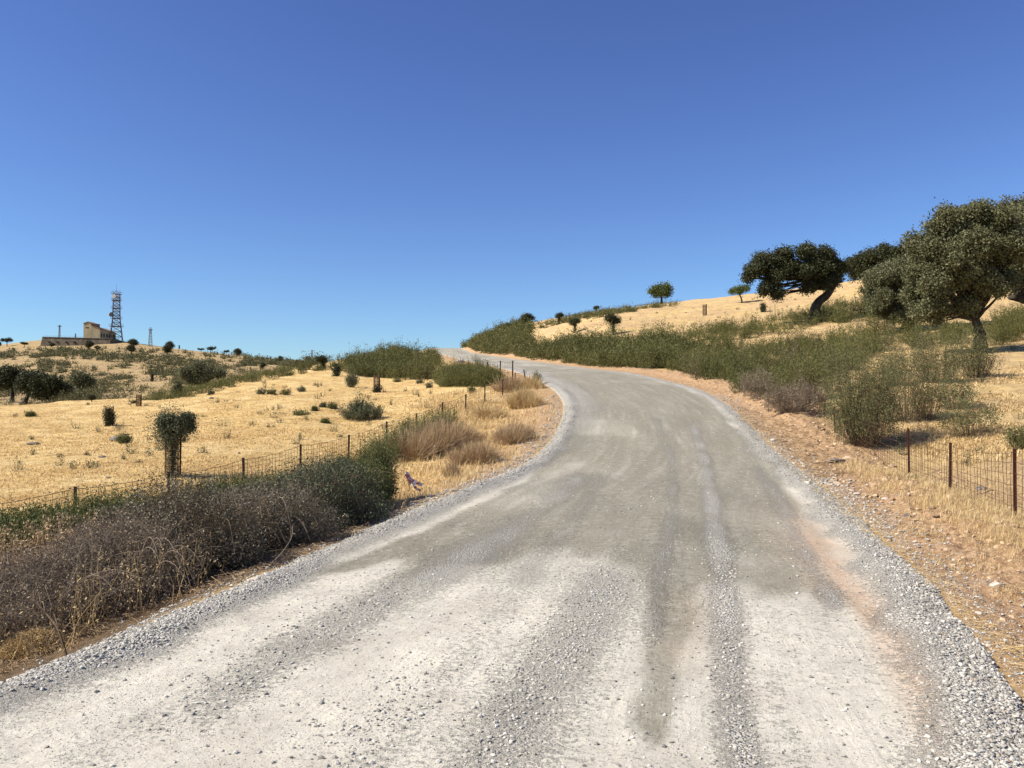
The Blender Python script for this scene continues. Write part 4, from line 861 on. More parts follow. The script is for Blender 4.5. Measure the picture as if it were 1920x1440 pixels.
# ---- foreground left bank
def tangle(c, rad, n, seglen, tw, mt, base_z):
    C = c + rdir(n) * (rng.random((n, 1)) ** .45) * rad; d = unit(rng.normal(size=(n, 3)) + [0, 0, .35]); ln = (seglen * rng.uniform(.4, 1.3, n))[:, None]
    P0 = C - d * ln * .5; P2 = C + d * ln * .5 + rdir(n) * ln * .25; P1 = (P0 + P2) / 2 + rdir(n) * ln * .22
    for p in (P0, P1, P2): p[:, 2] = np.maximum(p[:, 2], base_z + .02)
    V, Q = ribbons(P0, P1, P2, tw * rng.uniform(.5, 1.2, n)); mt.add(V, Q, None, None)
    return C
def bush(x, y, rx, ry, h, label, leafmat_, twmat, ntw, nl, L, group, name='bramble_bush', ups=0, leafout=.5):
    b = np.array([x, y, float(H(x, y))]); e = empty(name, b, label, 'bush', group); mt, mb = MB(), MB()
    c = b + (0, 0, h * .42); rad = np.array([rx, ry, h * .56])
    nl = int(nl * 1.7); nb = 13; cs = [c + rdir(1)[0] * rad * rng.uniform(.3, .85) for _ in range(nb)]
    for q in cs: tangle(q, rad * rng.uniform(.4, .65), int(ntw * 1.3) // nb, .22, .0017, mt, b[2])
    tangle(c, rad * .95, ntw // 14, .7, .0024, mt, b[2])
    i = rng.integers(0, nb, nl); d = rdir(nl); cc = np.array(cs)[i] + d * rad * (.20 + .48 * rng.random((nl, 1)) ** leafout) * (1 + .18 * fbm(d[:, 0] * 3 + i, d[:, 1] * 3 + d[:, 2], 9, 2)[:, None])
    g = rng.integers(0, nl // 8, nl); cc = cc[g] + rng.normal(0, L * 1.3, (nl, 3)); av = rng.normal(.42, .2, nl)[g] + rng.normal(0, .14, nl)
    cc[:, 2] = np.maximum(cc[:, 2], b[2] + .03)
    V, Q, A = leaves(cc, rdir(nl), L * rng.uniform(.6, 1.5, nl), L * .65 * rng.uniform(.7, 1.2, nl), np.clip(av, 0, 1), d[g]); mb.add(V, Q, None, A)
    for _ in range(24 if 'brown' in label else 9):     # bare arching canes
        a = rng.random() * 6.28; q0 = c + np.array([cos(a) * rx * .6, sin(a) * ry * .6, h * rng.uniform(-.1, .3)]); dd = np.array([cos(a), sin(a), 0]) * rng.uniform(.3, .7)
        p = bez(q0, q0 + dd * .5 + (0, 0, h * rng.uniform(.3, .6)), q0 + dd + (0, 0, h * rng.uniform(-.3, .25)), 9); mt.tube(p, np.linspace(rng.uniform(.004, .009), .0018, 9), 5, cap=False)
    for _ in range(ups):     # shoots sticking out of the top
        a = rng.random() * 6.28; q = rng.random() ** .5; p0 = c + np.array([cos(a) * rx * q * .7, sin(a) * ry * q * .7, h * .2]); p2 = p0 + np.array([rng.normal(0, .15), rng.normal(0, .15), h * rng.uniform(.35, .6)])
        pth = bez(p0, (p0 + p2) / 2 + rng.normal(0, .07, 3), p2, 6); mt.tube(pth, np.linspace(.004, .0015, 6), 3, cap=False)
        n_ = 30; t = rng.random(n_) ** .7; C = p0 + (p2 - p0) * t[:, None] + rng.normal(0, .03, (n_, 3)); V, Q, A = leaves(C, unit(rdir(n_) + [0, 0, .8]), L, L * .45); mb.add(V, Q, None, A)
    mt.build('stems', M[twmat], e, b); mb.build('foliage', M[leafmat_], e, b); return e
GG = 'tangled bushes on the left verge'
def U(px, py, yu): q = P(px, py, yu); return q[0], q[1]
bush(*U(40, 1140, 7.5), 1.1, .9, .78, 'brown leafless bramble mound nearest the lower left border', 'deadleaf', 'greytwig', 9000, 12000, .024, GG, ups=6)
bush(*U(215, 1110, 8.2), 1.05, .9, .90, 'brown bramble mound just right of the lowest one', 'deadleaf', 'greytwig', 8000, 11000, .024, GG, ups=8)
bush(*U(-90, 1110, 8.0), 1.1, .9, .70, 'brown bramble mound cut by the left border', 'deadleaf', 'greytwig', 6000, 8000, .026, GG)
bush(*U(385, 1040, 9.1), 1.0, .9, 1.08, 'dark bramble mound with silvery leaves in the middle of the thicket', 'bramble', 'twig', 8000, 22000, .028, GG, ups=14)
bush(*U(275, 1030, 10.0), .95, .85, .92, 'silvery leaved bramble below the guarded young oak', 'bramble', 'twig', 6000, 16000, .028, GG, ups=10)
bush(*U(480, 1005, 10.4), .95, .9, .96, 'dull brown-grey bramble right of the middle mound', 'bramble', 'greytwig', 7000, 15000, .028, GG, ups=10)
bush(*U(580, 970, 11.8), 1.0, .9, 1.12, 'dark grey-green bush reaching above the fence wire', 'darkleaf', 'twig', 7000, 24000, .032, GG, 'bush', ups=18)
bush(*U(500, 960, 12.8), .9, .8, .78, 'green bush between the grey bramble and the fence', 'darkleaf', 'twig', 3000, 14000, .034, GG, 'bush', ups=10)
bush(*U(655, 940, 13.6), .72, .8, 1.12, 'greenest bush at the right end of the verge thicket', 'weed', 'twig', 5000, 26000, .034, GG, 'bush', ups=26)
bush(*U(705, 930, 14.4), .42, .4, 1.15, 'slender light green bush ending the verge thicket beside the tape marker', 'weed', 'twig', 1800, 8000, .034, GG, 'bush', ups=24)
bush(*U(630, 955, 13.0), .8, .8, .98, 'grey-green bush between the dark one and the greenest one', 'darkleaf', 'twig', 4000, 15000, .034, GG, 'bush', ups=16)
# green weeds along the fence
def weeds(name, polyline, n, h0, h1, wdt, mat, label, cat='weeds', nl=26, L=.05):
    mt, mb = MB(), MB(); pl = np.array([U(*q) for q in polyline]); k = rng.random(n) * (len(pl) - 1); i = k.astype(int); f = (k - i)[:, None]
    c = pl[i] * (1 - f) + pl[i + 1] * f + rng.normal(0, wdt, (n, 2)); z = H(c[:, 0], c[:, 1]); b = np.column_stack([c, z])
    h = rng.uniform(h0, h1, n) * (.75 + .6 * (vn(c[:, 0] / .8, c[:, 1] / .8, 71) + .5)); P2 = b + np.column_stack([rng.normal(0, .10, (n, 2)) , h]); P1 = (b + P2) / 2 + rng.normal(0, .03, (n, 3))
    V, Q = ribbons(b, P1, P2, .0035); mb.add(V, Q, None, .15)
    i = np.repeat(np.arange(n), nl); t = (.12 + .9 * rng.random(len(i)))[:, None]; C = b[i] + (P2[i] - b[i]) * t + rng.normal(0, .028, (len(i), 3))
    V, Q, A = leaves(C, unit(rdir(len(i)) * .9 + [0, 0, .7]), L * rng.uniform(.5, 1.3, len(i)), L * .35, np.clip(rng.normal(.5, .2, len(i)), 0, 1)); mb.add(V, Q, None, A)
    return tag(mb.build(name, M[mat]), kind='stuff', label=label, cat=cat)
weeds('tall_weeds', [(-120, 1020, 10.2), (60, 1010, 11.2), (200, 990, 12), (330, 970, 13), (450, 950, 14.3), (560, 930, 15.4)], 4600, .28, .66, .42, 'weed', 'tall green weeds growing along the foot of the left fence')
weeds('verge_weeds', [(-90, 1075, 9), (60, 1050, 9.9), (190, 1020, 10.8), (300, 1000, 11.6)], 3600, .45, .95, .42, 'weed', 'tall green weeds in front of the fence at the left border')
weeds('dry_weeds', [(-60, 1110, 8.2), (60, 1090, 8.8), (180, 1060, 9.6)], 500, .4, .9, .4, 'brownstraw', 'dry weeds between the green weeds and the brambles')
weeds('tan_weeds', [(-60, 1170, 6.6), (60, 1150, 7.0), (170, 1130, 7.5), (280, 1100, 8.0), (330, 1090, 8.4)], 240, .2, .6, .32, 'straw_right', 'tan dry stalks in front of the brown brambles', nl=5, L=.04)
weeds('fence_weeds', [(690, 870, 20), (760, 830, 23), (840, 800, 27.4)], 620, .4, .8, .3, 'weed', 'green weeds around the fence posts at the middle of the left fence', L=.06)
# reddish dry clumps on the inside of the bend
def dryclump(px, py, wpx, hpx, label, mat='brownstraw', n=5200, name='dry_bush', yu=None):
    b = gp(px, yu) if yu else hit(px, py); k = 1 / ppm(b); rx, h = wpx * k / 2, hpx * k; mb = MB(); n = int(n * .55)
    a = rng.random(n) * 2 * pi; q = np.sqrt(rng.random(n)); sub = rng.normal(0, .38 * rx, (7, 2)); si = rng.integers(0, 7, n); sr = rng.uniform(.25, .6, 7)[si]
    x = b[0] + sub[si, 0] + np.cos(a) * rx * q * sr; y = b[1] + sub[si, 1] + np.sin(a) * rx * sr * q; z = H(x, y); h = h * rng.uniform(.55, 1.15, 7)[si]
    hh = h * (1 - .55 * q ** 2) * rng.uniform(.4, 1.1, n); C = np.stack([x, y, z], 1)
    P2 = C + np.stack([np.cos(a) * rx * .5 * q, np.sin(a) * rx * .5 * q, hh], 1) + rng.normal(0, 1, (n, 3)) * (.16 * h + .02)[:, None]; P1 = (C + P2) / 2 + rng.normal(0, 1, (n, 3)) * (.08 * h)[:, None]
    V, Q = ribbons(C, P1, P2, .0022 + .00014 * b[1]); mb.add(V, Q, None, np.repeat(np.clip(rng.normal(.5, .25, n), 0, 1), 9))
    return tag(mb.build(name, M[mat], base=b), label, 'dry bush', 'dry clumps on the left verge inside the bend')
dryclump(792, 850, 110, 48, 'broad reddish brown clump against the left fence', n=9000)
dryclump(845, 830, 90, 50, 'reddish brown clump right of the broad one beside the fence', n=8000)
dryclump(745, 860, 70, 42, 'brown clump tucked behind the greenest bush', n=5000)
dryclump(960, 828, 70, 38, 'purplish grey round clump midway inside the bend', n=5500)
dryclump(905, 866, 70, 42, 'dark stemmed dry clump close to the gravel', n=4500)
dryclump(985, 765, 50, 36, 'straw coloured clump near the fence corner', 'straw_right', 4000)
dryclump(915, 782, 60, 26, 'pale dry clump beside the middle fence posts', 'straw_right', 4000)
dryclump(960, 735, 50, 26, 'dry clump at the foot of the corner posts', 'brownstraw', 3500)
dryclump(1000, 728, 34, 22, 'pale clump under the leaning corner post', 'straw_right', 2500)
dryclump(845, 895, 30, 34, 'thin upright dry clump near the tape marker', 'brownstraw', 900)
# straw, litter and dead branches
def litter(name, polys, n, r, tr_, L, mat, label, z0=.01, tw=.0028):
    x, y = scatter_polar(n, r[0], r[1], *tr_); z = G(x, y); px, py = proj(x, y, z); k = inany(px, py, polys); x, y, z = x[k], y[k], z[k]; n = len(x)
    a = rng.random(n) * 2 * pi; d = np.stack([np.cos(a), np.sin(a), rng.normal(0, .18, n)], 1); C = np.stack([x, y, z + z0 + .05 * rng.random(n) ** 3], 1); ln = (L * rng.uniform(.3, 1.2, n))[:, None]
    P0, P2 = C - d * ln / 2, C + d * ln / 2; P1 = C + rdir(n) * ln * .12; P1[:, 2] = np.maximum(P1[:, 2], z + .004)
    V, Q = ribbons(P0, P1, P2, tw * rng.uniform(.5, 1.3, n)); mb = MB(); mb.add(V, Q, None, np.repeat(rng.random(n), 9))
    return tag(mb.build(name, M[mat]), kind='stuff', label=label, cat='litter')
litter('twig_litter', [[(-50, 1290), (-50, 1180), (200, 1110), (420, 1040), (560, 985), (720, 930), (760, 955), (600, 1030), (480, 1075), (250, 1160)]], 60000, (4.5, 18), (-.62, -.08), .16, 'brownstraw', 'dead twigs and straw strewn under the verge bushes')
litter('straw_litter', [[(1530, 930), (1700, 1060), (1850, 1200), (1990, 1340), (1990, 1280), (1800, 1110), (1640, 975), (1540, 900), (1400, 800), (1390, 800)]], 24000, (4.5, 30), (.2, .66), .14, 'straw_right', 'flattened straw between the gravel and the clods')
litter('dead_sticks', [[(1380, 760), (1500, 800), (1590, 890), (1540, 900), (1450, 830), (1390, 790)]], 9000, (18, 38), (.2, .45), .5, 'brownstraw', 'grey brown dead sticks below the last scrub', .03, .006)
def branch(pts, r0, label, twigs=5, mat='twig'):
    pts = np.array([P(*q) for q in pts]); b = pts[0].copy(); b[2] = float(G(b[0], b[1])); mb = MB(); pts[0, 2] = b[2]
    t = np.linspace(0, 1, len(pts)); t2 = np.linspace(0, 1, 16); path = np.stack([np.interp(t2, t, pts[:, j]) for j in range(3)], 1)
    for _ in range(2): path[1:-1] = (path[:-2] + 2 * path[1:-1] + path[2:]) / 4
    mb.tube(path, np.linspace(r0, r0 * .3, 16), 5)
    for _ in range(twigs):
        i = rng.integers(4, 15); q = path[i]; mb.tube(bez(q, q + rng.normal(0, .05, 3) + [0, 0, .04], q + rng.normal(0, .12, 3) + [0, 0, .08], 4), np.linspace(r0 * .4, r0 * .12, 4), 4)
    return tag(mb.build('branch', M[mat], base=b), label, 'branch', 'dead branches by the left verge')
branch([(500, 1062, 8.6), (530, 1035, 8.7), (547, 1010, 8.8), (549, 985, 8.9)], .009, 'thin curved branch arching from the bushes over the road edge', 1, 'greytwig')
branch([(345, 1108, 7.9), (300, 1080, 8.0), (255, 1045, 8.1), (205, 985, 8.3)], .014, 'long straight branch leaning in the brown brambles', 4)
branch([(128, 1200, 6.35), (110, 1180, 6.4), (95, 1160, 6.5), (60, 1120, 6.6)], .012, 'dark stick at the foot of the lowest bramble', 4)
branch([(95, 1262, 5.35), (92, 1248, 5.4), (84, 1238, 5.5)], .008, 'short pale stick lying on the gravel at lower left', 2, 'greytwig')
branch([(412, 1100, 7.8), (425, 1090, 7.9), (445, 1080, 8.0)], .008, 'short pale stick at the gravel edge below the middle bramble', 1, 'greytwig')
# hay heap at the lower left
b = hit(66, 1222); mb = MB(); n = 2600; a = rng.random(n) * 6.28; q = rng.random(n) ** .5; C = b + np.stack([np.cos(a) * q * .32, np.sin(a) * q * .24, .20 * (1 - q ** 2) * rng.random(n) ** .3 + .0], 1)
d = unit(rdir(n) * [1, 1, .35]); V, Q = ribbons(C - d * .07, C + rdir(n) * .01, C + d * .07, .0018); mb.add(V, Q, None, np.repeat(rng.random(n) * .7, 9))
tag(mb.build('hay_heap', M['straw_right'], base=b), 'small heap of pale hay at the lower left gravel edge', 'hay heap')

# ================================================================== FENCES
def fence(name, posts, label, spacing, rows, wr, postw, mat, extra=None, hgt=None, leanlast=None):
    """posts: (picture x, picture y of the top, depth); mesh follows the ground between them"""
    B = []; Tt = []
    for i, (px_, ty, yu) in enumerate(posts):
        b = gp(px_, yu); tz = P(px_, ty, yu)[2] if ty else b[2] + hgt
        if hgt and ty and not (.5 * hgt < tz - b[2] < 1.7 * hgt): tz = b[2] + hgt
        B.append(b); Tt.append(np.array([b[0], b[1], tz]))
    e = empty(name, B[0], label, 'fence')
    for i, (b, t_) in enumerate(zip(B, Tt)):
        mb = MB(); w_ = postw; tilt = rng.normal(0, .012, 2); tp = t_ + (tilt[0], tilt[1], 0)
        if leanlast and i == len(B) - 1: tp = tp + np.array([-leanlast, 0, 0])
        d = tp - (b - (0, 0, .2)); c = (tp + b - (0, 0, .2)) / 2
        mb.obox(c, (w_, 0, 0), (0, w_ * .22, 0), d / 2); mb.obox(c + (0, w_ * .62, 0), (w_ * .2, 0, 0), (0, w_ * .38, 0), d / 2 * .998)
        mb.build('post', M[mat], e, B[0])
    mb = MB()
    for i in range(len(B) - 1):
        b0, b1, t0, t1 = B[i], B[i + 1], Tt[i], Tt[i + 1]; ln = np.linalg.norm((b1 - b0)[:2]); n = max(2, int(round(ln / spacing)))
        u = np.linspace(0, 1, n + 1); xy = b0[None, :2] * (1 - u)[:, None] + b1[None, :2] * u[:, None]; gz = H(xy[:, 0], xy[:, 1])
        base = b0[2] * (1 - u) + b1[2] * u; gz = .5 * gz + .5 * base
        tz = (t0[2] * (1 - u) + t1[2] * u) - .04 - .045 * np.sin(pi * u) + rng.normal(0, .006, n + 1)
        tz = tz
        off = -.02
        for j in range(n if i < len(B) - 2 else n + 1):
            jit = rng.normal(0, .012, 2); mb.tube([(xy[j, 0], xy[j, 1] + off, gz[j] + .03), (xy[j, 0] + jit[0], xy[j, 1] + off, (gz[j] + tz[j]) / 2), (xy[j, 0] + jit[1], xy[j, 1] + off, tz[j])], wr, 3, cap=False)
        for f in rows:
            sag = .02 * rng.random() * np.sin(pi * u)
            mb.tube(np.column_stack([xy[:, 0], xy[:, 1] + off, gz + .04 + (tz - gz - .04) * f - sag]), wr * (1.5 if f == 1 else 1), 3, cap=False)
    mb.build('wire_mesh', M['wire'], e, B[0]); return e
LF = [(-160, 958, 10.4), (146, 912, 13), (318, 884, 15), (459, 858, 16.5), (564, 833, 19), (654, 815, 21.8), (725, 790, 24.2), (780, 775, 26.5), (830, 754, 28.8), (873, 739, 31), (909, 721, 33), (942, 711, 35), (966, 699, 36.7), (987, 693, 38)]
fence('wire_fence', LF, 'long rusty wire mesh fence on dark posts climbing beside the left verge', .17, (.05, .2, .35, .5, .68, .84, 1), .0042, .028, 'darkpost', hgt=1.05, leanlast=.14)
BF = [(961, None, 40), (938, None, 42), (915, None, 44), (896, None, 46), (877, None, 48), (860, None, 50), (843, None, 52), (829, None, 54), (815, None, 56), (802, None, 58), (788, None, 60), (769, None, 63), (750, None, 66), (735, None, 69)]
fence('wire_fence', BF, 'second run of posts receding through the scrub from the left fence corner', .45, (.1, .4, .7, 1), .0045, .035, 'darkpost', hgt=1.1)
RF = [(2085, None, 9.0), (1900, 842, 11.3), (1779, 830, 14.3), (1703, 803, 18), (1565, 763, 24), (1490, None, 31)]
fence('wire_fence', RF, 'wire mesh fence on tall rust-red posts at the right', .19, (.05, .19, .34, .5, .67, .84, .98), .0042, .026, 'rust', hgt=1.2)

# ================================================================== STAKE WITH TAPE
b = gp(767, 14.5); e = empty('marker_stake', b, 'thin stake with fluttering red and white tape inside the bend', 'marker'); mb = MB()
mb.tube([b - (0, 0, .1), b + (.005, 0, .25), b + (-.02, 0, .53)], [.006, .006, .005], 6); mb.build('stake', M['rust'], e, b)
def tape_mat():
    m = NT('striped_tape', .45); a = m.attr('v'); s_ = m.math('FRACT', m.math('MULTIPLY', a, 1.)); f = m.math('GREATER_THAN', s_, .62)
    m.col(m.mix(f, (.85, .83, .82), (.74, .20, .17))); return m.m
M['tape'] = tape_mat(); mb = MB()
top = b + (-.02, 0, .53); kx = 1 / ppm(b)
def strip(pts, wd):
    pts = np.array(pts); n = 22; t = np.linspace(0, 1, len(pts)); t2 = np.linspace(0, 1, n); p = np.stack([np.interp(t2, t, pts[:, j]) for j in range(3)], 1)
    p[1:-1] = (p[:-2] + 2 * p[1:-1] + p[2:]) / 4; p[:, 1] += .02 * np.sin(t2 * 17)
    tg = np.gradient(p, axis=0); s_ = unit(np.cross(tg, np.stack([.5 * np.sin(t2 * 9), np.ones(n), .4 * np.cos(t2 * 7)], 1))) * wd / 2
    ln = np.concatenate([[0], np.cumsum(np.linalg.norm(np.diff(p, axis=0), axis=1))]) / .13
    V = np.concatenate([p - s_, p + s_]); Q = [(i, i + 1, n + i + 1, n + i) for i in range(n - 1)]; mb.add(V, Q, None, np.concatenate([ln, ln]))
def tp_(x, y, dy=0): return P(x, y, 14.5) + np.array([0, dy, 0])
strip([top + (0, -.01, 0), tp_(763, 892), tp_(771, 900), tp_(780, 906, .05), tp_(791, 910, .1)], .075)
strip([top + (0, -.01, 0), tp_(768, 896, .03), tp_(776, 908), tp_(780, 915, -.05), tp_(789, 920)], .05)
strip([top + (-.01, .01, .03), tp_(762, 890, 0), tp_(768, 900, 0), tp_(770, 908, 0)], .07)
mb.build('tape', M['tape'], e, b)

# ================================================================== HILLTOP: platform, building, tower, pylons
DY = 395 * S; K = DY / F      # metres per picture pixel there
def W(px, py=None, dy=0.): q = P(px, py if py else 650, 395); return np.array([q[0], q[1] + dy, q[2]])
def wallmat(name, c, c2, sc):
    m = NT(name, .9); v = m.objc(); n = m.noise(sc, 5, .7, v); n2 = m.noise(.35, 3, .6, v, (1, 1, .25)); m.col(m.mix(m.rng(n2, .35, .7), m.mix(m.rng(n, .3, .7), c, c2), tuple(.75 * k for k in c))); m.bump(n, .05, .6); return m.m
def stonewall():
    m = NT('rubble_wall', .95); v = m.objc(); q = m.voro(1.1, v, out='Color'); sx = m.n('SeparateColor'); m.l(q, sx.inputs[0]); d = m.voro(1.1, v, 'DISTANCE_TO_EDGE'); n = m.noise(.25, 4, .6, v)
    c = m.ramp(sx.outputs[0], (0, (.085, .065, .05)), (.5, (.14, .11, .08)), (1, (.22, .18, .13))); c = m.mix(m.rng(d, .0, .08), (.10, .08, .06), c)
    m.col(m.mix(m.rng(n, .4, .65), c, m.mix(.4, c, (.12, .11, .07)))); m.bump(d, .08, .8); return m.m
M['wall'] = wallmat('ochre_render', (.42, .34, .20), (.52, .43, .27), 1.2); M['rubble'] = stonewall()
M['roof'] = solid('clay_roof', (.26, .17, .11), .9, 0, .3, 2); M['hole'] = solid('dark_opening', (.02, .02, .022), .6, 0, .2, 3)
M['redsteel'] = solid('red_painted_steel', (.13, .075, .07), .6, .2, .3, 1); M['whitesteel'] = solid('white_painted_steel', (.34, .31, .33), .6, .2, .2, 1); M['steel'] = solid('galvanised_steel', (.20, .21, .23), .5, .5, .2, 1); M['dish'] = solid('grey_dish', (.35, .36, .36), .6, 0, .2, 1)
def prism(mb, pts_xz, y0, y1):
    n = len(pts_xz); V = [(x, y0, z) for x, z in pts_xz] + [(x, y1, z) for x, z in pts_xz]; c0 = len(V)
    V += [(np.mean([p[0] for p in pts_xz]), y0, np.mean([p[1] for p in pts_xz])), (np.mean([p[0] for p in pts_xz]), y1, np.mean([p[1] for p in pts_xz]))]
    mb.add(V, [(i, i + n, (i + 1) % n + n, (i + 1) % n) for i in range(n)], [(c0, i, (i + 1) % n) for i in range(n)] + [(c0 + 1, (i + 1) % n + n, i + n) for i in range(n)])
# local frame at the platform: X along picture, Y away, origin at left front foot
zt = W(150, 634.0)[2]; zb = W(150, 652)[2] - 1.5
O = W(75, 648); O[2] = zb
e = empty('stone_platform', O, 'long rubble stone retaining wall carrying the hilltop building', 'retaining wall')
xl, xlt, xr_, xb = W(75)[0], W(79)[0], W(206)[0], W(246)[0]
ztl = W(79, 632.4)[2]; ztr = W(206, 635.5)[2]
mb = MB(); y0, y1 = DY, DY + 34; xb = (246 - CX) / F * y1
V = [(xl, y0 - .8, zb), (xr_ + .7, y0 - .8, zb), (xb + .7, y1, zb), (xl, y1, zb), (xlt, y0, ztl), (xr_, y0, ztr), (xb, y1, ztr), (xlt, y1, ztl)]
mb.add(V, [(0, 1, 5, 4), (1, 2, 6, 5), (2, 3, 7, 6), (3, 0, 4, 7), (4, 5, 6, 7), (3, 2, 1, 0)]); mb.build('wall', M['rubble'], e, O)
mb = MB()                     # coping course
for (ax, ay, az), (bx, by, bz) in (((xlt, y0, ztl), (xr_, y0, ztr)), ((xr_, y0, ztr), (xb, y1, ztr))):
    a_, b_ = np.array([ax, ay, az + .14]), np.array([bx, by, bz + .14]); d = (b_ - a_) / 2; nrm = unit(np.array([d[1], -d[0], 0])); mb.obox((a_ + b_) / 2, d, nrm * .3, (0, 0, .14))
mb.build('coping', M['rubble'], e, O)
for px_ in (93, 108, 125, 140): c = W(px_, 641.5); mb = MB(); mb.box(c[0] - .45, c[0] + .45, y0 - .75, y0 + .2, c[2] - .35, c[2] + .35); mb.build('drain_hole', M['hole'], e, O)
# railing
O2 = np.array([xlt, y0 + .5, ztl]); e = empty('railing', O2, 'thin metal railing along the top of the stone platform', 'railing'); mb = MB(); mp = MB()
xs_ = np.linspace(xlt + .3, W(154)[0], 20)
for x in xs_: z = np.interp(x, [xlt, xr_], [ztl, ztr]); mp = MB(); mp.bar((x, y0 + .5, z), (x, y0 + .5, z + 1.15), .035); mp.build('railing_post', M['steel'], e, O2)
for f in (.5, 1.1): mb.bar((xs_[0], y0 + .5, ztl + f), (xs_[-1], y0 + .5, np.interp(xs_[-1], [xlt, xr_], [ztl, ztr]) + f), .025)
for k in range(9):
    q = np.array([xr_, y0 + .5, ztr]) * (1 - k / 8) + np.array([xb, y1, ztr]) * k / 8; mp = MB(); mp.bar(q, q + (0, 0, 1.1), .035); mp.build('railing_post', M['steel'], e, O2)
mb.bar((xr_, y0 + .5, ztr + 1.1), (xb, y1, ztr + 1.1), .025)
mb.build('rail', M['steel'], e, O2)
# building: gable front towards the viewer, shaded long side to the right
yb = DY + 5; kb = (DY + 5) / DY
def BX(px): return (px - CX) / F * (DY + 5)
def BZ(py): return W(150, py)[2] * 1.0 + (HC - W(150, py)[2]) * (1 - kb)
zf = ztl - .1; O3 = np.array([BX(155), yb, zf]); e = empty('building', O3, 'ochre hilltop building with tall stepped gable and long shaded wing', 'building')
dep = 16.0
front = [(BX(155), zf), (BX(186), zf), (BX(186), BZ(617.2)), (BX(176), BZ(613.2)), (BX(169.2), BZ(610.5)), (BX(169.2), BZ(606.6)), (BX(163.2), BZ(603.4)), (BX(155), BZ(606.4))]
mb = MB(); prism(mb, front, yb, yb + 6.5); gwall = mb.build('wall', M['wall'], e, O3)
mb = MB()                     # lower wing runs back and to the right
z1 = BZ(617.2); z2 = z1 - 0.2; sk = (216 - CX) / F * (yb + dep) - BX(186)
V = [(BX(172), yb + 6.4, zf), (BX(186), yb + .01, zf), (BX(186) + sk, yb + dep, zf), (BX(172) + sk, yb + dep, zf), (BX(172), yb + 6.4, z1 + .6), (BX(186) - .004, yb + .01, z1 - .02), (BX(186) + sk, yb + dep, z1 - .9), (BX(172) + sk, yb + dep, z1 + .6)]
mb.add(V, [(0, 1, 5, 4), (1, 2, 6, 5), (2, 3, 7, 6), (3, 0, 4, 7), (4, 5, 6, 7)]); wwall = mb.build('wing_wall', M['wall'], e, O3)
def slab(mb, a, b_, c, d, t=.22):
    q = np.array([a, b_, c, d], float); mb.add(np.vstack([q, q + (0, 0, t)]), [(0, 3, 2, 1), (4, 5, 6, 7), (0, 1, 5, 4), (1, 2, 6, 5), (2, 3, 7, 6), (3, 0, 4, 7)])
mb = MB()
slab(mb, (BX(154.4), yb - .3, BZ(606.7)), (BX(163.2), yb - .3, BZ(603.4)), (BX(163.2), yb + 6.8, BZ(603.4)), (BX(154.4), yb + 6.8, BZ(606.7)))
slab(mb, (BX(163.2), yb - .3, BZ(603.4)), (BX(169.9), yb - .3, BZ(606.9)), (BX(169.9), yb + 6.8, BZ(606.9)), (BX(163.2), yb + 6.8, BZ(603.4)))
groof = mb.build('gable_roof', M['roof'], e, O3)
mb = MB()
slab(mb, (BX(169.3), yb - .25, BZ(610.4)), (BX(186.6), yb - .25, BZ(617.3)), (BX(186.6) + sk, yb + dep + .2, z1 - .85), (BX(169.3) + sk, yb + dep + .2, BZ(610.4) - .7))
mb.build('wing_roof', M['roof'], e, O3)
mb = MB(); mb.box(BX(169.3), BX(175.6), yb + .8, yb + 6, BZ(613), BZ(606.9)); mb.box(BX(169.2), BX(176.2), yb + .5, yb + 6.3, BZ(606.9), BZ(606.2)); mb.build('dormer', M['roof'], groof, O3)
mb = MB(); mb.box(BX(159), BX(165), yb - .06, yb + .3, BZ(615.3), BZ(613.4)); mb.build('window', M['hole'], gwall, O3)
for k in (.06, .22, .40, .58):
    a_ = np.array([BX(186), yb, 0]); d_ = np.array([sk, dep, 0]); c = a_ + d_ * (k + .03); c[2] = zf + 1.9; u_ = unit(d_); nn_ = np.array([u_[1], -u_[0], 0]); mb = MB(); mb.obox(c, u_ * .55, nn_ * .10, (0, 0, .85)); mb.build('window', M['hole'], wwall, O3)
c = np.array([BX(186), yb, 0]) + np.array([sk, dep, 0]) * .88; c[2] = zf + 1.5; mb = MB(); mb.obox(c, unit(np.array([sk, dep, 0])) * .9, np.array([.1, -.03, 0]), (0, 0, 1.5)); mb.build('door', M['hole'], wwall, O3)
# lattice tower
yt = DY + 16; kt = yt / F
def TX(px): return (px - CX) * kt
def TZ(py): return HC + (760 - py) * kt
cx = TX(216.5); O4 = np.array([cx, yt, TZ(640)]); e = empty('lattice_tower', O4, 'tall red and white steel lattice communications tower behind the building', 'tower')
def hw(z):                    # half width at height
    return np.interp(z, [TZ(640), TZ(597), TZ(565), TZ(551)], [13 * kt, 7.2 * kt, 6.6 * kt, 6.6 * kt])
lv = [TZ(q) for q in (640, 631, 621.5, 612, 604.5, 597, 590.5, 584, 578, 571.5, 565, 558, 551)]
def corner(i, z): h = hw(z); s_ = [(-1, -1), (1, -1), (1, 1), (-1, 1)][i % 4]; rot = .35; x, y = s_[0] * h, s_[1] * h; x, y = (x * cos(rot) - y * sin(rot)) * .86, (x * sin(rot) + y * cos(rot)) * .86; return np.array([cx + x, yt + y, z])
for i in range(4):
    mb = MB()
    for a_, b_ in zip(lv[:-1], lv[1:]): mb.tube([corner(i, a_), corner(i, b_)], .17, 5)
    mb.build('leg', M['redsteel'], e, O4)
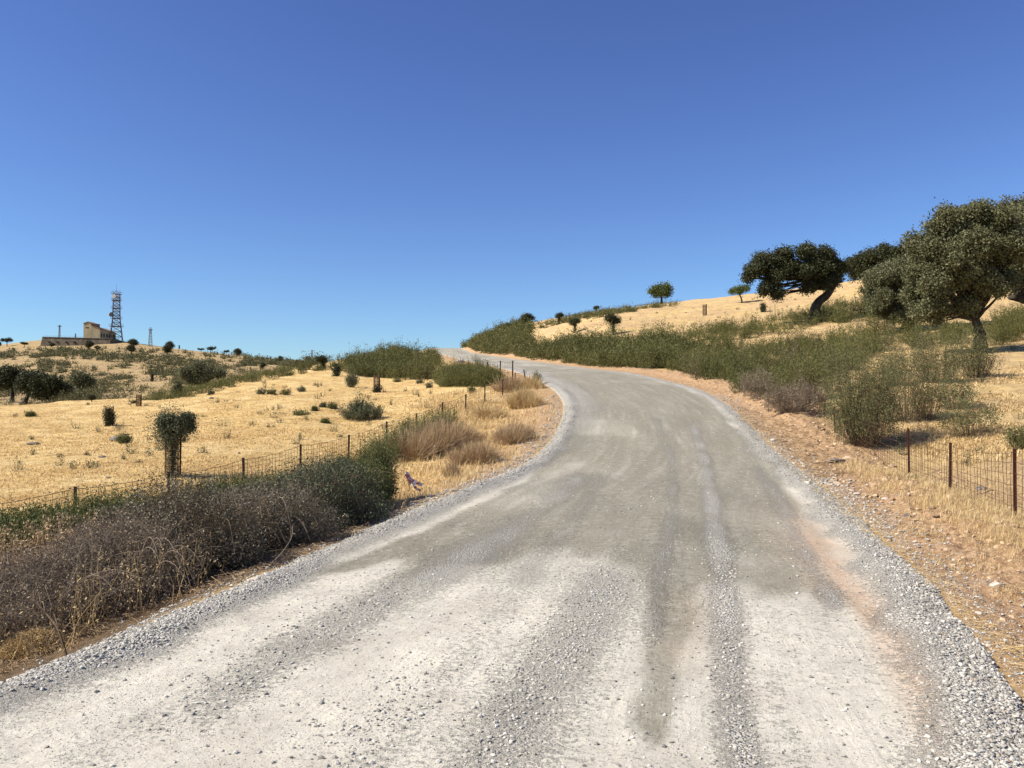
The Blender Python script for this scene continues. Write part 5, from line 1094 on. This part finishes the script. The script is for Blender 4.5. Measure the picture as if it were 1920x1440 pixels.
for part, sel, mt_ in (('lower_bracing', range(0, 5), 'redsteel'), ('middle_bracing', range(5, 8), 'redsteel'), ('upper_bracing', range(8, 12), 'whitesteel')):
    mb = MB()
    for q in sel:
        a_, b_ = lv[q], lv[q + 1]
        for i in range(4):
            mb.bar(corner(i, a_), corner(i + 1, b_), .085); mb.bar(corner(i + 1, a_), corner(i, b_), .085); mb.bar(corner(i, b_), corner(i + 1, b_), .11)
    mb.build(part, M[mt_], e, O4)
for z in (TZ(612), TZ(597), TZ(578), TZ(563), TZ(551)):
    mb = MB(); h = hw(z) * .98 + .1; mb.box(cx - h, cx + h, yt - h, yt + h, z - .1, z + .12); plat = mb.build('platform', M['redsteel'], e, O4); mb = MB()
    for i in range(4):
        s0 = [(-1, -1), (1, -1), (1, 1), (-1, 1)]; a_, b_ = s0[i], s0[(i + 1) % 4]; mb.bar((cx + a_[0] * h, yt + a_[1] * h, z + 1.1), (cx + b_[0] * h, yt + b_[1] * h, z + 1.1), .06); mb.bar((cx + a_[0] * h, yt + a_[1] * h, z), (cx + a_[0] * h, yt + a_[1] * h, z + 1.1), .06)
    mb.build('guard_rail', M['redsteel'], plat, O4)
def drum(c, r, t_, ax, mat, name):
    mb = MB(); c = np.array(c); ax = unit(np.array(ax, float)); mb.tube([c - ax * t_, c - ax * t_ * .3, c + ax * t_], [r * .55, r, r], 16); return mb.build(name, M[mat], e, O4)
drum((cx - .3, yt - 2.2, TZ(556)), 1.2, .35, (-.2, -1, 0), 'dish', 'dish_antenna'); drum((cx + 1.3, yt - 1.6, TZ(557.5)), .8, .3, (.8, -1, 0), 'dish', 'dish_antenna')
drum((TX(205.5), yt - 1.6, TZ(590)), .85, .3, (-1, -.7, 0), 'dish', 'dish_antenna'); drum((TX(211), yt - 2.2, TZ(590)), 1.25, .35, (-.3, -1, .0), 'hole', 'dish_antenna')
mb = MB(); mb.bar((TX(205.5), yt - 1.6, TZ(590)), (TX(211), yt - 1, TZ(591)), .08); mb.build('dish_arm', M['steel'], e, O4)
mb = MB(); mb.tube([(cx, yt, TZ(551)), (cx, yt, TZ(541)), (cx, yt, TZ(531))], [.12, .08, .05], 5)
for i in range(4): mb.bar(corner(i, TZ(551)), (cx, yt, TZ(543)), .06)
for i in range(4): mb.bar(corner(i, TZ(551)), corner(i, TZ(551)) + (0, 0, 2.4), .05)
mb.build('mast', M['steel'], e, O4)
# pylons
def pylon(px, ytop, ybase, yu, wpx, arm, label, mat='steel'):
    y = yu * S; k = y / F; x = (px - CX) * k; zt_ = HC + (760 - ytop) * k; z0 = min(float(H(x, y)), HC + (760 - ybase) * k); b = np.array([x, y, z0]); e = empty('pylon', b, label, 'pylon', 'small steel power pylons on the far hill')
    hb, ht = wpx * k / 2, wpx * k * .16; n = 7; zz = np.linspace(z0, zt_ - .8, n + 1); c = lambda i, z: np.array([x + [(-1), 1, 1, -1][i % 4] * np.interp(z, [z0, zt_], [hb, ht]), y + [-1, -1, 1, 1][i % 4] * np.interp(z, [z0, zt_], [hb, ht]), z])
    for i in range(4): mb = MB(); mb.bar(c(i, z0), c(i, zt_), .09); mb.build('leg', M[mat], e, b)
    mb = MB()
    for a_, b_ in zip(zz[:-1], zz[1:]):
        for i in range(4): mb.bar(c(i, a_), c(i + 1, b_), .05); mb.bar(c(i + 1, a_), c(i, b_), .05)
    mb.build('bracing', M[mat], e, b)
    mb = MB(); za = zt_ - (ybase - ytop) * k * .13; mb.obox((x, y, za), (arm * k, 0, 0), (0, .12, 0), (0, 0, .12)); mb.obox((x, y, za - .9), (arm * k * .55, 0, 0), (0, .1, 0), (0, 0, .09)); arm_ = mb.build('crossarm', M[mat], e, b)
    for s_ in (-1, -.5, .5, 1): mb = MB(); q = np.array([x + s_ * arm * k * .92, y, za]); mb.tube([q, q + (0, 0, .35), q + (0, 0, .7)], [.09, .15, .06], 6); mb.build('insulator', M[mat], arm_, b)
pylon(110, 609, 634, 415, 3.4, 3.4, 'small steel pylon standing behind the left part of the stone platform')
pylon(280.8, 613.5, 655, 380, 6.5, 3.6, 'taller tapering steel pylon right of the tower on open skyline')
def pole(px, ytop, ybase, yu, label, arm=0):
    y = yu * S; k = y / F; x = (px - CX) * k; z0 = min(float(H(x, y)), HC + (760 - ybase) * k); zt_ = HC + (760 - ytop) * k; b = np.array([x, y, z0]); e = empty('pole', b, label, 'pole'); mb = MB(); mb.tube([b, (x, y, zt_)], [.011 * y / 10, .007 * y / 10], 6); mb.build('shaft', M['steel'], e, b)
    if arm: mb = MB(); mb.obox((x, y, zt_ - arm * k * .6), (arm * k, 0, 0), (0, .04, 0), (0, 0, .05)); mb.build('crossarm', M['steel'], e, b)
pole(584.5, 656, 681, 150, 'slim utility pole on the near ridge left of the scrub knoll', 3)
pole(140, 625, 634, 402, 'short post on the platform left of the building')
